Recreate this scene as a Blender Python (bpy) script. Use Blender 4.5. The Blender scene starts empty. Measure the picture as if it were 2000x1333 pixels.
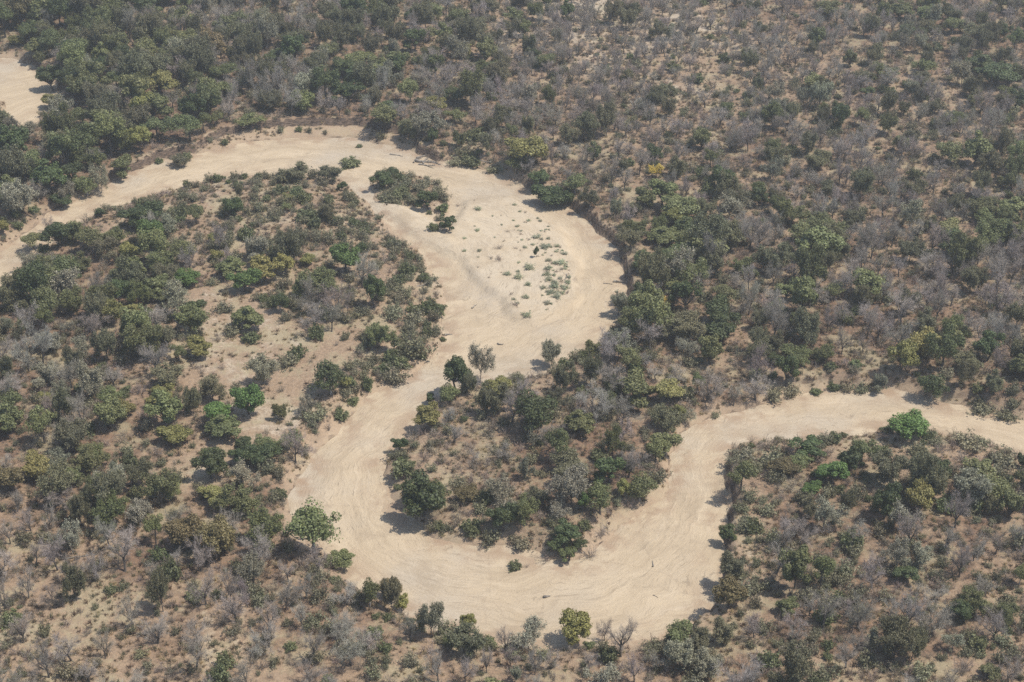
import bpy, math, random
import numpy as np

# ---------------------------------------------------------------- camera, sky, sun, exposure
CAM_H = 170.0; PITCH = math.radians(31.0); HALF_FOV = math.radians(18.0)
SUN_EL = math.radians(62.0); SUN_AZ = math.radians(-8.0)      # azimuth measured from +x towards +y
EXPOSURE = 0.52
scene = bpy.context.scene
cam = bpy.data.objects.new("camera", bpy.data.cameras.new("camera"))
scene.collection.objects.link(cam); scene.camera = cam
cam.location = (0, 0, CAM_H); cam.rotation_euler = (math.pi / 2 - PITCH, 0, 0)
cam.data.sensor_width = 36; cam.data.lens = 18 / math.tan(HALF_FOV)
cam.data.clip_start = 1; cam.data.clip_end = 20000
world = bpy.data.worlds.new("World"); scene.world = world; world.use_nodes = True
wn = world.node_tree.nodes; bg = wn["Background"]
sky = wn.new("ShaderNodeTexSky"); sky.sky_type = 'NISHITA'; sky.sun_disc = False
sky.sun_elevation = SUN_EL; sky.sun_rotation = math.pi / 2 - SUN_AZ
world.node_tree.links.new(sky.outputs[0], bg.inputs[0]); bg.inputs[1].default_value = 0.11
sun = bpy.data.objects.new("sun", bpy.data.lights.new("sun", 'SUN')); scene.collection.objects.link(sun)
sun.data.energy = 3.6; sun.data.angle = math.radians(0.5); sun.data.color = (1.0, 0.95, 0.87)
sun.location = (300, 0, 300)
from mathutils import Vector
sdir = Vector((math.cos(SUN_EL) * math.cos(SUN_AZ), math.cos(SUN_EL) * math.sin(SUN_AZ), math.sin(SUN_EL)))
sun.rotation_euler = sdir.to_track_quat('Z', 'Y').to_euler()
vs = scene.view_settings
vs.view_transform = 'Standard'; vs.look = 'None'; vs.exposure = EXPOSURE; vs.gamma = 1; vs.use_curve_mapping = False
scene.cycles.max_bounces = 5; scene.cycles.diffuse_bounces = 3; scene.cycles.volume_bounces = 0
scene.cycles.transmission_bounces = 3; scene.cycles.use_denoising = False

F = 1000 / math.tan(HALF_FOV); cP, sP = math.cos(PITCH), math.sin(PITCH)
def at(px, py, z=0.0):
    """photo pixel (2000 x 1333) -> point on the level z"""
    px = np.asarray(px, float); py = np.asarray(py, float)
    u = (px - 1000) / F; v = (666.5 - py) / F
    dy = cP + v * sP; dz = -sP + v * cP
    t = (CAM_H - z) / (-dz)
    return u * t, dy * t
def to_px(x, y, z=0.0):
    zz = np.asarray(z, float) - CAM_H
    d = y * cP - zz * sP; up = y * sP + zz * cP
    d = np.maximum(d, 1.0)
    return 1000 + F * x / d, 666.5 - F * up / d
def px_per_m(y, z=0.0):
    return F / (y * cP + (CAM_H - z) * sP)

# ---------------------------------------------------------------- noise
def vnoise(x, y, seed=0):
    xi = np.floor(x).astype(np.int64); yi = np.floor(y).astype(np.int64)
    fx = x - xi; fy = y - yi; fx = fx * fx * (3 - 2 * fx); fy = fy * fy * (3 - 2 * fy)
    def h(a, b):
        n = (a * 374761393 + b * 668265263 + seed * 982451653) & 0xffffffff
        n = ((n ^ (n >> 13)) * 1274126177) & 0xffffffff
        n = (n ^ (n >> 16)) & 0xffffffff
        return n / 4294967295.0
    a = h(xi, yi); b = h(xi + 1, yi); c = h(xi, yi + 1); d = h(xi + 1, yi + 1)
    return (a + (b - a) * fx) * (1 - fy) + (c + (d - c) * fx) * fy
def fbm(x, y, seed=0, octv=4):
    s = 0; a = 0.5; t = 0
    for o in range(octv):
        s = s + a * vnoise(x * 2 ** o + 17.3 * o, y * 2 ** o - 9.1 * o, seed + o); t += a; a *= 0.5
    return s / t
def ss(t):
    t = np.clip(t, 0, 1); return t * t * (3 - 2 * t)

# ---------------------------------------------------------------- the river outline (g gentle, c cut bank behind a debris slope, k steep cut bank)
RIVER = [(-160,610,'g'),(-60,545,'g'),(0,494,'g'),(35,468,'g'),(70,440,'g'),(109,410,'g'),(175,382,'g'),(217,354,'k'),(280,329,'k'),
 (315,314,'k'),(385,300,'k'),(452,287,'c'),(490,277,'c'),(560,271,'c'),(630,268,'c'),(700,270,'c'),(728,278,'c'),(780,287,'c'),(818,298,'k'),
 (853,318,'k'),(880,314,'g'),(941,327,'g'),(986,343,'g'),(1035,371,'k'),(1081,394,'k'),(1116,410,'k'),(1145,432,'k'),(1177,461,'k'),
 (1198,486,'k'),(1211,514,'k'),(1221,545,'k'),(1224,570,'k'),(1216,602,'g'),(1204,636,'g'),(1185,664,'g'),(1150,690,'g'),(1098,715,'g'),
 (1040,734,'g'),(1000,745,'g'),(950,752,'g'),(885,763,'g'),(856,778,'g'),(843,796,'g'),(812,826,'g'),(803,850,'g'),(770,878,'g'),(750,903,'g'),
 (747,929,'g'),(762,949,'g'),(773,978,'g'),(790,1003,'g'),(818,1031,'g'),(850,1055,'g'),(900,1062,'g'),(940,1062,'g'),(1000,1070,'g'),
 (1046,1080,'g'),(1065,1094,'g'),(1112,1100,'g'),(1145,1088,'g'),(1172,1064,'g'),(1212,1030,'g'),(1248,1000,'g'),(1284,977,'g'),
 (1304,952,'g'),(1311,919,'g'),(1314,890,'g'),(1322,848,'g'),(1370,822,'g'),(1416,808,'g'),(1475,799,'g'),(1510,783,'g'),(1573,766,'m'),
 (1633,757,'m'),(1685,762,'m'),(1738,761,'m'),(1790,773,'m'),(1825,787,'m'),(1896,797,'m'),(1948,809,'m'),(2000,821,'m'),(2120,850,'g'),(2300,880,'g'),
 (2300,980,'g'),(2120,925,'g'),(2000,897,'g'),(1931,872,'g'),(1870,852,'g'),(1818,852,'g'),(1770,846,'g'),(1720,838,'g'),(1650,853,'g'),(1580,859,'g'),
 (1517,856,'g'),(1462,864,'g'),(1428,886,'g'),(1419,911,'k'),(1420,947,'k'),(1426,981,'k'),(1410,1020,'k'),(1411,1048,'k'),(1419,1076,'k'),
 (1411,1111,'k'),(1410,1135,'k'),(1400,1170,'k'),(1376,1203,'k'),(1346,1226,'k'),(1316,1243,'g'),(1250,1262,'g'),(1160,1268,'g'),(1070,1270,'g'),
 (1000,1266,'g'),(941,1256,'g'),(880,1238,'g'),(820,1222,'g'),(780,1200,'g'),(745,1172,'g'),(700,1150,'g'),(675,1130,'g'),(650,1095,'g'),
 (600,1065,'g'),(572,1035,'g'),(564,985,'g'),(578,954,'g'),(592,926,'g'),(610,884,'g'),(666,845,'g'),(678,826,'g'),(731,766,'g'),
 (762,752,'w'),(808,734,'w'),(832,710,'w'),(860,685,'w'),(872,661,'w'),(860,643,'w'),(864,608,'w'),(867,566,'w'),(850,531,'w'),(822,493,'w'),
 (790,472,'w'),(759,447,'w'),(731,417,'w'),(708,392,'w'),(687,372,'w'),(659,354,'w'),(606,347,'w'),(547,345,'w'),(455,345,'w'),(420,354,'w'),
 (333,371,'w'),(280,389,'w'),(245,399,'w'),(189,415,'g'),(154,442,'g'),(116,466,'g'),(62,512,'g'),(42,540,'g'),(22,556,'g'),(-40,592,'g'),(-140,650,'g')]
ARM = [(-220,110,'g'),(-60,112,'g'),(0,114,'g'),(21,114,'g'),(62,126,'k'),(98,148,'k'),(124,190,'k'),(110,220,'g'),(76,228,'g'),(72,250,'g'),(0,262,'g'),(-120,300,'g'),(-220,320,'g')]
ARM_ISLAND = [(-150,180,'g'),(-20,190,'g'),(8,200,'g'),(13,210,'g'),(5,222,'g'),(-10,232,'g'),(-150,260,'g')]
ISLAND = [(726,372,'w'),(727,346,'w'),(750,334,'w'),(790,336,'w'),(830,348,'w'),(862,362,'w'),(880,396,'w'),(876,418,'w'),(902,434,'w'),(894,452,'w'),(862,458,'w'),(842,446,'w'),(846,416,'w'),(815,402,'w'),(780,398,'w'),(736,392,'w')]
BAR = [(905,395),(990,392),(1040,420),(1085,450),(1110,490),(1125,540),(1118,580),(1090,610),(1040,632),(1010,620),(985,590),(950,560),(905,520),(880,470)]
TONGUE = [(708,388),(735,396),(790,404),(850,436),(888,486),(892,506),(868,502),(822,474),(770,440),(728,410)]
SCAR = [(900,520),(940,528),(985,575),(1030,618),(1020,632),(960,622),(905,580)]
CENTRE = [(-200,640),(-60,565),(30,512),(90,452),(200,400),(300,355),(450,315),(600,308),(700,315),(860,350),(1000,385),(1090,430),(1155,500),(1170,560),(1140,630),(1040,690),
 (900,735),(800,770),(730,830),(670,900),(650,970),(680,1050),(760,1120),(880,1160),(1010,1180),(1150,1170),(1260,1130),(1330,1060),(1360,980),(1365,900),(1400,850),(1500,822),
 (1620,805),(1750,805),(1900,830),(2050,862),(2300,920)]
PROF = {'m': (0.4, 2.4), 'g': (0.0, 5.0), 'w': (0.0, 13.0), 'k': (0.3, 1.1), 'c': (5.0, 0.5)}     # offset and width of the rise, metres
BANK = 2.4

def poly_world(P):
    a = np.array([(p[0], p[1]) for p in P], float); x, y = at(a[:, 0], a[:, 1])
    return np.stack([x, y], 1)
def sdist(X, Y, W, prof=None):
    """signed distance to a closed polygon (positive outside) and the bank profile beside it"""
    n = len(W); best = np.full(X.shape, 1e18); inside = np.zeros(X.shape, bool)
    d0 = np.zeros(X.shape); wd = np.full(X.shape, 5.0)
    for i in range(n):
        ax, ay = W[i]; bx, by = W[(i + 1) % n]
        ex, ey = bx - ax, by - ay
        t = np.clip(((X - ax) * ex + (Y - ay) * ey) / (ex * ex + ey * ey + 1e-9), 0, 1)
        d = (X - ax - t * ex) ** 2 + (Y - ay - t * ey) ** 2
        m = d < best; best = np.where(m, d, best)
        if prof is not None:
            p, q = prof[i], prof[(i + 1) % n]
            d0 = np.where(m, p[0] + (q[0] - p[0]) * t, d0); wd = np.where(m, p[1] + (q[1] - p[1]) * t, wd)
        if ey != 0:
            inside ^= ((ay > Y) != (by > Y)) & (X < ex * (Y - ay) / ey + ax)
    s = np.sqrt(best); s = np.where(inside, -s, s)
    return s, d0, wd
WR, WA, WAI, WI, WB, WT, WS = [poly_world(p) for p in (RIVER, ARM, ARM_ISLAND, ISLAND, BAR, TONGUE, SCAR)]
PR, PA, PAI, PI_ = [[PROF[p[2]] for p in q] for q in (RIVER, ARM, ARM_ISLAND, ISLAND)]

def shore(X, Y):
    """distance into the land from the nearest sand edge (negative over sand), profile offset, width, height"""
    s, d0, wd = sdist(X, Y, WR, PR)
    s2, e0, ed = sdist(X, Y, WA, PA); m = s2 < s
    s = np.where(m, s2, s); d0 = np.where(m, e0, d0); wd = np.where(m, ed, wd)
    hb = np.full(X.shape, BANK)
    for W, P, h in ((WI, PI_, 0.9), (WAI, PAI, 1.8)):
        s3, f0, fd = sdist(X, Y, W, P); m = -s3 > s
        s = np.where(m, -s3, s); d0 = np.where(m, f0, d0); wd = np.where(m, fd, wd); hb = np.where(m, h, hb)
    n = (fbm(X / 6.0, Y / 6.0, 3, 3) - 0.5) * 2.4 + (fbm(X / 1.6, Y / 1.6, 8, 2) - 0.5) * 1.0
    return s + n, d0, wd, hb
def land_z(X, Y, sh=None):
    s, d0, wd, hb = sh if sh is not None else shore(X, Y)
    hb = hb + 0.8 * ss((d0 - 1) / 3) * (1 - ss((s - 8) / 20))
    slope = 0.75 * ss((d0 - 1) / 3)                  # the fallen soil at the foot of a set-back cut bank
    z = -0.5 + 1.0 * ss(s / 1.6 + 0.5) + slope * ss(s / (d0 + 0.1)) + (hb - 0.5 - slope) * ss((s - d0) / wd)
    z = z + ss(s / 25) * (fbm(X / 45, Y / 45, 21, 3) - 0.5) * 2.4 + ss(s / 4) * (fbm(X / 5, Y / 5, 33, 3) - 0.5) * 0.5
    return z - ss(-s / 3) * 1.2
def bed_z(X, Y):
    sb, _, _ = sdist(X, Y, WB)
    nb = (fbm(X / 7, Y / 7, 50, 3) - 0.5) * 5
    z = 0.9 * ss((-sb + nb + 1.5) / 1.8)
    st, _, _ = sdist(X, Y, WT); z = z + 1.0 * ss((-st + nb * 0.3 + 0.5) / 2.2)
    sc, _, _ = sdist(X, Y, WS); z = z + 0.45 * ss((-sc + nb * 0.4) / 1.5) * fbm(X / 2.5, Y / 2.5, 91, 2)
    z = z + (fbm(X / 18, Y / 18, 60, 3) - 0.5) * 0.5 + (fbm(X / 3, Y / 3, 61, 2) - 0.5) * 0.08
    sr, _, _ = sdist(X, Y, WR)
    return z * ss((-sr + 2) / 8) + 0.02
def surf_z(X, Y):
    return np.maximum(land_z(X, Y), bed_z(X, Y))

# ---------------------------------------------------------------- cover maps: 50-pixel cells of the photograph, 0 none .. 9 full
def cmap(t):
    rows = [r.replace(' ', '') for r in t.strip().split('\n')]
    rows = [r.strip() for r in rows]
    assert all(len(r) == 40 for r in rows), [(i, len(r)) for i, r in enumerate(rows) if len(r) != 40]
    while len(rows) < 27: rows.append(rows[-1])
    return np.array([[int(c) for c in r] for r in rows], float)
LEAFY = cmap("""
8876444333 3343344433 3322222222 4566666655
8888765444 3446644554 4432211112 3333366665
5677777777 6554764433 3222221111 1334433456
0088787753 2258875443 3222111111 3444332356
0188887544 3335556653 1122221111 2444432222
6888876640 0001155531 5431123111 1122233344
8888755200 0000002222 3531112311 1111222344
8888300000 0000000011 3565311333 2111122333
6600788300 0000000000 1255445651 1134433566
1899863000 0000000000 0012677743 3673333667
4888865533 4430000000 0000557854 2332244554
6776544200 3330000000 0000566555 4332112233
6676533000 3430000000 0000456774 4322112232
5555433100 1120430000 0001446765 4332112232
5565433210 1110000003 2334434553 3332244333
4554543221 1110000023 3333555433 2310334444
5455544311 1110000012 2432455520 0000000122
4555432211 1200000012 2432444000 0000000010
4566522355 5300000122 2333444000 5544433444
4466766645 4200000355 6666565000 3343444344
3345777767 6400000033 5555330000 2222333223
2222566567 6620000000 0330000000 2332221122
1111111112 3440000000 0000000003 3343221122
1110011112 2244300000 0000000003 3233222133
1100001111 1223311000 0000000013 4222222233
0000011111 1122211233 2234333343 2222223233
0000001111 1111112122 2222222233 3322222333""")
BARE = cmap("""
1123555555 5544344444 4566666543 3222222334
0112334556 5553233344 4455666553 4443333333
0111222334 4433223455 5556554444 4443433322
0010112235 5632113455 5455543333 3333433432
0011123467 7776544356 5544433344 3333334344
1111123354 5544432245 2444444344 4444444343
1111121000 0000001122 3344444344 4444444333
1111100000 0000000011 3222344333 4444444444
1100111100 0000000000 1222333233 4444344322
0100121111 1110000000 0012222235 5323344322
3211122111 1210000000 0000222345 5544455544
2223344211 1232000000 0000222445 5566666655
3334444211 2354200000 0000233334 5566666655
4444443211 1222100000 0001343334 4555666555
5444443211 1111100001 2344444444 5555544455
5445443211 1111110023 4444333455 4431345455
5444443221 1111100034 4444433320 0000000233
5544332111 1110000034 4443333000 0000000001
5443332221 2210000033 3333244000 2333333333
5543222222 2210000021 2222222000 3444444444
5544322233 3310000001 1111110000 3443444433
5545544555 5421000000 0110000000 3333433333
4434455555 5542000000 0000000003 3333343333
3333444455 5443220000 0000000034 4443433333
3333344445 5555444443 3333333344 4444333333
3333344444 4455555555 5555555555 5443333333""")
SHRUB = cmap("""
3333333333 3333333333 3333333333 3333333333
3333333333 3333333333 3333333322 2333333333
2233333344 4443333344 4444333333 3444433333
0033333455 5543333445 5555555555 5554444433
0033344566 7777655556 6666555555 5444444444
3333344567 7777665455 5555666666 6666655555
3333333112 2222222233 4556666666 6666666555
3333012344 5543342333 3345666666 6666665555
4422334455 6666433001 2234566656 6666655444
2111233456 7776642121 0112444566 6555555554
4334434455 6665665212 2100344556 6555555554
4444454354 4465567521 2100344455 5544444444
4444454333 3365566632 1110444445 5444444444
5555555443 3446667732 1113455555 5544444444
5555555433 3455666643 3344555566 6655444444
5555555433 3445566666 5555555666 6654444444
5555555443 3444566666 5555555666 4222222334
5555555443 4456665566 6666655555 4442223355
5555554343 4566665566 6655555555 5666666666
5555543444 5566665555 5555555555 5666666666
5554444444 4566664444 4444455555 5666666666
4444444444 4455544444 4555555555 6777777777
4444444444 4455554444 4444455555 6777777777
4444444444 4555555555 5555555555 6777777777
4444444444 4555555555 5555555555 6777777777""")
PALE = cmap("""
2222356555 4445544556 7888877643 3333333333
2222344433 3444434567 7788888876 5433333333
6532222333 3333333456 6677766666 6554433444
6642222333 3332234444 4556666655 5554456554
3222222234 4444333333 4445555555 5444555655
2222222345 6555554433 3445555544 4444444455
2222234566 6666666555 4444444444 4444444444
2223456676 6666666666 5444444444 4444444444
3345666666 6666666666 6544444444 5444444444
4433445566 6555667777 7765444444 5544444444
4433334456 6666666777 7777443333 4544444444
2222334665 6666666777 7777433233 3332333444
2222235777 7666666777 7777533333 3222333445
2222235776 6666666777 7774443333 3223333344
2222335777 7665677776 6544444333 3333344433
2223334777 7766666655 4433333333 4556554433
2233334677 7766666644 3333333445 5666666665
3333344677 7665566644 3333334455 6666666666
3333344665 5555556643 3333345555 4433444455
3333333343 3355555543 3333445555 3333334444
3333333333 3445555555 4444555555 3333333334
4445444444 4445555666 6666666666 3344444445
5555555444 4444566666 6666666666 4444444455
6666655555 5444445555 5555555544 4444444455
6666655555 5444444444 4444444444 4444444455
6665555555 5444444444 4445554444 4444444455""")
def look(M, px, py):
    u = np.clip(px / 50 - 0.5, 0, 38.999); v = np.clip(py / 50 - 0.5, 0, 25.999)
    i = u.astype(int); j = v.astype(int); fu = u - i; fv = v - j
    return (M[j, i] * (1 - fu) + M[j, i + 1] * fu) * (1 - fv) + (M[j + 1, i] * (1 - fu) + M[j + 1, i + 1] * fu) * fv

# ---------------------------------------------------------------- mesh and material helpers
C = scene.collection
def mesh_from(name, V, polys, mats, mat_idx=None, fattr=None, vattr=None, smooth=False):
    """polys: list of (n,k) index arrays, k = 3 or 4"""
    me = bpy.data.meshes.new(name)
    V = np.asarray(V, np.float32); me.vertices.add(len(V)); me.vertices.foreach_set("co", V.ravel())
    polys = [np.asarray(p, np.int32) for p in polys if len(p)]
    loops = np.concatenate([p.ravel() for p in polys]); tot = np.concatenate([np.full(len(p), p.shape[1], np.int32) for p in polys])
    st = np.concatenate([[0], np.cumsum(tot)[:-1]]).astype(np.int32)
    me.loops.add(len(loops)); me.loops.foreach_set("vertex_index", loops)
    me.polygons.add(len(tot)); me.polygons.foreach_set("loop_start", st); me.polygons.foreach_set("loop_total", tot)
    for m in mats: me.materials.append(m)
    if mat_idx is not None: me.polygons.foreach_set("material_index", np.asarray(mat_idx, np.int32))
    if smooth: me.polygons.foreach_set("use_smooth", np.ones(len(tot), bool))
    for k, a in (fattr or {}).items():
        me.attributes.new(k, 'FLOAT', 'FACE').data.foreach_set("value", np.asarray(a, np.float32))
    for k, a in (vattr or {}).items():
        a = np.asarray(a, np.float32)
        if a.ndim == 1: me.attributes.new(k, 'FLOAT', 'POINT').data.foreach_set("value", a)
        else: me.attributes.new(k, 'FLOAT_VECTOR', 'POINT').data.foreach_set("vector", a.ravel())
    me.update(); me.validate()
    return me
def link(name, me, parent=None):
    o = bpy.data.objects.new(name, me); C.objects.link(o)
    if parent is not None: o.parent = parent
    return o
class NT:
    def __init__(s, name):
        s.m = bpy.data.materials.new(name); s.m.use_nodes = True; s.t = s.m.node_tree; s.t.nodes.clear()
    def n(s, typ, ins=None, **kw):
        nd = s.t.nodes.new(typ)
        for k, v in kw.items(): setattr(nd, k, v)
        for k, v in (ins or {}).items():
            if isinstance(v, bpy.types.NodeSocket): s.t.links.new(v, nd.inputs[k])
            else: nd.inputs[k].default_value = v
        return nd
    def mix(s, a, b, f, mode='MIX'):
        nd = s.n('ShaderNodeMix', data_type='RGBA', blend_type=mode)
        for i, v in ((0, f), (6, a), (7, b)):
            if isinstance(v, bpy.types.NodeSocket): s.t.links.new(v, nd.inputs[i])
            else: nd.inputs[i].default_value = v if i == 0 else (tuple(v) + (1,) if len(v) == 3 else v)
        return nd.outputs[2]
    def math(s, op, a, b=0.0, c=0.0, clamp=False):
        nd = s.n('ShaderNodeMath', operation=op, use_clamp=clamp)
        for i, v in enumerate((a, b, c)):
            if isinstance(v, bpy.types.NodeSocket): s.t.links.new(v, nd.inputs[i])
            else: nd.inputs[i].default_value = v
        return nd.outputs[0]
    def ramp(s, f, a, b):
        nd = s.n('ShaderNodeMapRange', {0: f, 1: a, 2: b}, interpolation_type='SMOOTHSTEP'); return nd.outputs[0]
    def noise(s, vec, scale, detail=4, rough=0.55, dist=0.0):
        return s.n('ShaderNodeTexNoise', {'Vector': vec, 'Scale': scale, 'Detail': detail, 'Roughness': rough, 'Distortion': dist}).outputs[0]
    def out(s, sh): s.n('ShaderNodeOutputMaterial', {0: sh}); return s.m
def leaf_material(name, transl=0.25, rough=0.55):
    N = NT(name)
    tint = N.n('ShaderNodeAttribute', attribute_name='tint', attribute_type='INSTANCER').outputs['Color']
    lv = N.n('ShaderNodeAttribute', attribute_name='lv').outputs['Fac']
    br = N.math('MULTIPLY_ADD', lv, 1.0, 0.5)
    col = N.mix(tint, N.n('ShaderNodeCombineColor', {0: br, 1: br, 2: br}).outputs[0], 1.0, 'MULTIPLY')
    warm = N.mix(col, (0.20, 0.16, 0.06), N.math('MULTIPLY', N.ramp(lv, 0.8, 1.0), 0.25))
    b = N.n('ShaderNodeBsdfPrincipled', {'Base Color': warm, 'Roughness': rough, 'Specular IOR Level': 0.35}).outputs[0]
    t = N.n('ShaderNodeBsdfTranslucent', {'Color': warm}).outputs[0]
    return N.out(N.n('ShaderNodeMixShader', {0: transl, 1: b, 2: t}).outputs[0])
def twig_material(name, use_tint, base=(0.2, 0.17, 0.15)):
    N = NT(name)
    if use_tint: c = N.n('ShaderNodeAttribute', attribute_name='tint', attribute_type='INSTANCER').outputs['Color']
    else: c = N.n('ShaderNodeRGB').outputs[0]; c.default_value = base + (1,)
    lv = N.n('ShaderNodeAttribute', attribute_name='lv').outputs['Fac']
    br = N.math('MULTIPLY_ADD', lv, 0.9, 0.55)
    col = N.mix(c, N.n('ShaderNodeCombineColor', {0: br, 1: br, 2: br}).outputs[0], 1.0, 'MULTIPLY')
    return N.out(N.n('ShaderNodeBsdfPrincipled', {'Base Color': col, 'Roughness': 0.8, 'Specular IOR Level': 0.2}).outputs[0])
def bark_material(name, a, b, scale=3.0):
    N = NT(name); tc = N.n('ShaderNodeTexCoord').outputs['Object']
    mp = N.n('ShaderNodeMapping', {0: tc, 3: (1, 1, 0.25)}).outputs[0]
    f = N.noise(mp, scale, 5, 0.7)
    col = N.mix(a, b, N.ramp(f, 0.35, 0.65))
    bump = N.n('ShaderNodeBump', {'Strength': 0.6, 'Distance': 0.05, 'Height': f}).outputs[0]
    return N.out(N.n('ShaderNodeBsdfPrincipled', {'Base Color': col, 'Roughness': 0.85, 'Normal': bump}).outputs[0])
M_LEAF = leaf_material('leaves'); M_TWIG = twig_material('grey_twigs', True); M_TWIG2 = twig_material('brown_twigs', False, (0.13, 0.11, 0.09))
M_BARK = bark_material('dark_bark', (0.05, 0.042, 0.036), (0.14, 0.12, 0.10))
M_PALEBARK = bark_material('pale_bark', (0.22, 0.19, 0.16), (0.5, 0.46, 0.40))
M_DEAD = bark_material('weathered_wood', (0.10, 0.085, 0.07), (0.32, 0.28, 0.23))
M_GRASS = leaf_material('dry_grass', 0.3, 0.7)

# ---------------------------------------------------------------- ground and riverbed
def axis(a, b, step, far):
    core = np.arange(a, b + step, step)
    lo = [a]; d = step
    while lo[-1] > -far: d *= 1.25; lo.append(lo[-1] - d)
    hi = [core[-1]]; d = step
    while hi[-1] < far: d *= 1.25; hi.append(hi[-1] + d)
    return np.concatenate([np.array(lo[1:])[::-1], core, np.array(hi[1:])])
def grid(xs, ys):
    X, Y = np.meshgrid(xs, ys); nx, ny = len(xs), len(ys)
    i = (np.arange(ny - 1)[:, None] * nx + np.arange(nx - 1)[None, :]).ravel()
    return X.ravel(), Y.ravel(), np.stack([i, i + 1, i + nx + 1, i + nx], 1)
TRACKS = [([(402,1218),(405,1260),(411,1333),(415,1400)], 0.35), ([(412,1222),(414,1262),(421,1333),(425,1400)], 0.35), ([(483,1205),(474,1240),(462,1270),(476,1310),(480,1400)], 0.3),
          ([(500,1120),(530,1095),(560,1140),(590,1230),(640,1290)], 0.3), ([(1463,1100),(1470,1160),(1480,1200)], 0.5), ([(1300,240),(1330,200),(1400,180)], 0.8), ([(480,250),(470,235),(472,220)], 0.7)]
def build_ground():
    X, Y, Q = grid(axis(-235, 235, 0.7, 1500), axis(135, 570, 0.7, 1500))
    sh = shore(X, Y); Z = land_z(X, Y, sh)
    px, py = to_px(X, Y, np.maximum(Z, 0))
    ins = (Y > 60)
    p = np.where(ins, look(PALE, px, py), 4) / 9
    p = p - 0.07 + (fbm(X / 9, Y / 9, 70, 4) - 0.5) * 0.55
    tr = np.zeros(X.shape)
    for pts, w in TRACKS:
        W = poly_world([(a, b) for a, b in pts])
        near = (X > W[:, 0].min() - 4) & (X < W[:, 0].max() + 4) & (Y > W[:, 1].min() - 4) & (Y < W[:, 1].max() + 4)
        xs, ys = X[near], Y[near]; d = np.full(xs.shape, 99.0)
        for i in range(len(W) - 1):
            e = W[i + 1] - W[i]; t = np.clip(((xs - W[i][0]) * e[0] + (ys - W[i][1]) * e[1]) / (e @ e), 0, 1)
            d = np.minimum(d, np.hypot(xs - W[i][0] - t * e[0], ys - W[i][1] - t * e[1]))
        tr[near] = np.maximum(tr[near], ss(1.3 - d / w))
    edge = np.maximum(1 - ss(sh[0] / 4), (sh[1] > 2) * (1 - ss((sh[0] - 4.2) / 1.0)))                        # sand blown and washed on to the lowest part of the bank
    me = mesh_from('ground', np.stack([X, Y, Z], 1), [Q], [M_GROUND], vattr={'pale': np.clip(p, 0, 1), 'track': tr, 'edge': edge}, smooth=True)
    o = link('ground', me); o['kind'] = 'structure'
def build_bed():
    X, Y, Q = grid(np.arange(-300, 300, 0.9), np.arange(140, 560, 0.9))
    s, _, _ = sdist(X, Y, WR); s2, _, _ = sdist(X, Y, WA); s = np.minimum(s, s2)
    keep = s < 6; kq = keep[Q].all(1); Q = Q[kq]
    used = np.unique(Q); remap = np.full(len(X), -1); remap[used] = np.arange(len(used)); Q = remap[Q]
    X, Y, s = X[used], Y[used], s[used]; Z = bed_z(X, Y)
    W = poly_world(CENTRE); best = np.full(X.shape, 1e18); S = np.zeros(X.shape); D = np.zeros(X.shape); acc = 0
    for i in range(len(W) - 1):                     # distance along and across the stream
        e = W[i + 1] - W[i]; L = math.hypot(*e); tt = ((X - W[i][0]) * e[0] + (Y - W[i][1]) * e[1]) / (L * L); t = np.clip(tt, 0, 1)
        dx, dy = X - W[i][0] - t * e[0], Y - W[i][1] - t * e[1]; d = dx * dx + dy * dy; m = d < best
        best = np.where(m, d, best); S = np.where(m, acc + t * L, S); D = np.where(m, np.sqrt(d) * np.sign(e[0] * dy - e[1] * dx), D); acc += L
    sb, _, _ = sdist(X, Y, WB)
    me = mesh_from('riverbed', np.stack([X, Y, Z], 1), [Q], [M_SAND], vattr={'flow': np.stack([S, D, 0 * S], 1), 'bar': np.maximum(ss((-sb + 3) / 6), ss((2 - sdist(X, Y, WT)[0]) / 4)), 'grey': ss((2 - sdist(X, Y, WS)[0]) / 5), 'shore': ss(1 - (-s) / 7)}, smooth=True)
    o = link('riverbed', me); o['kind'] = 'structure'
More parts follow.
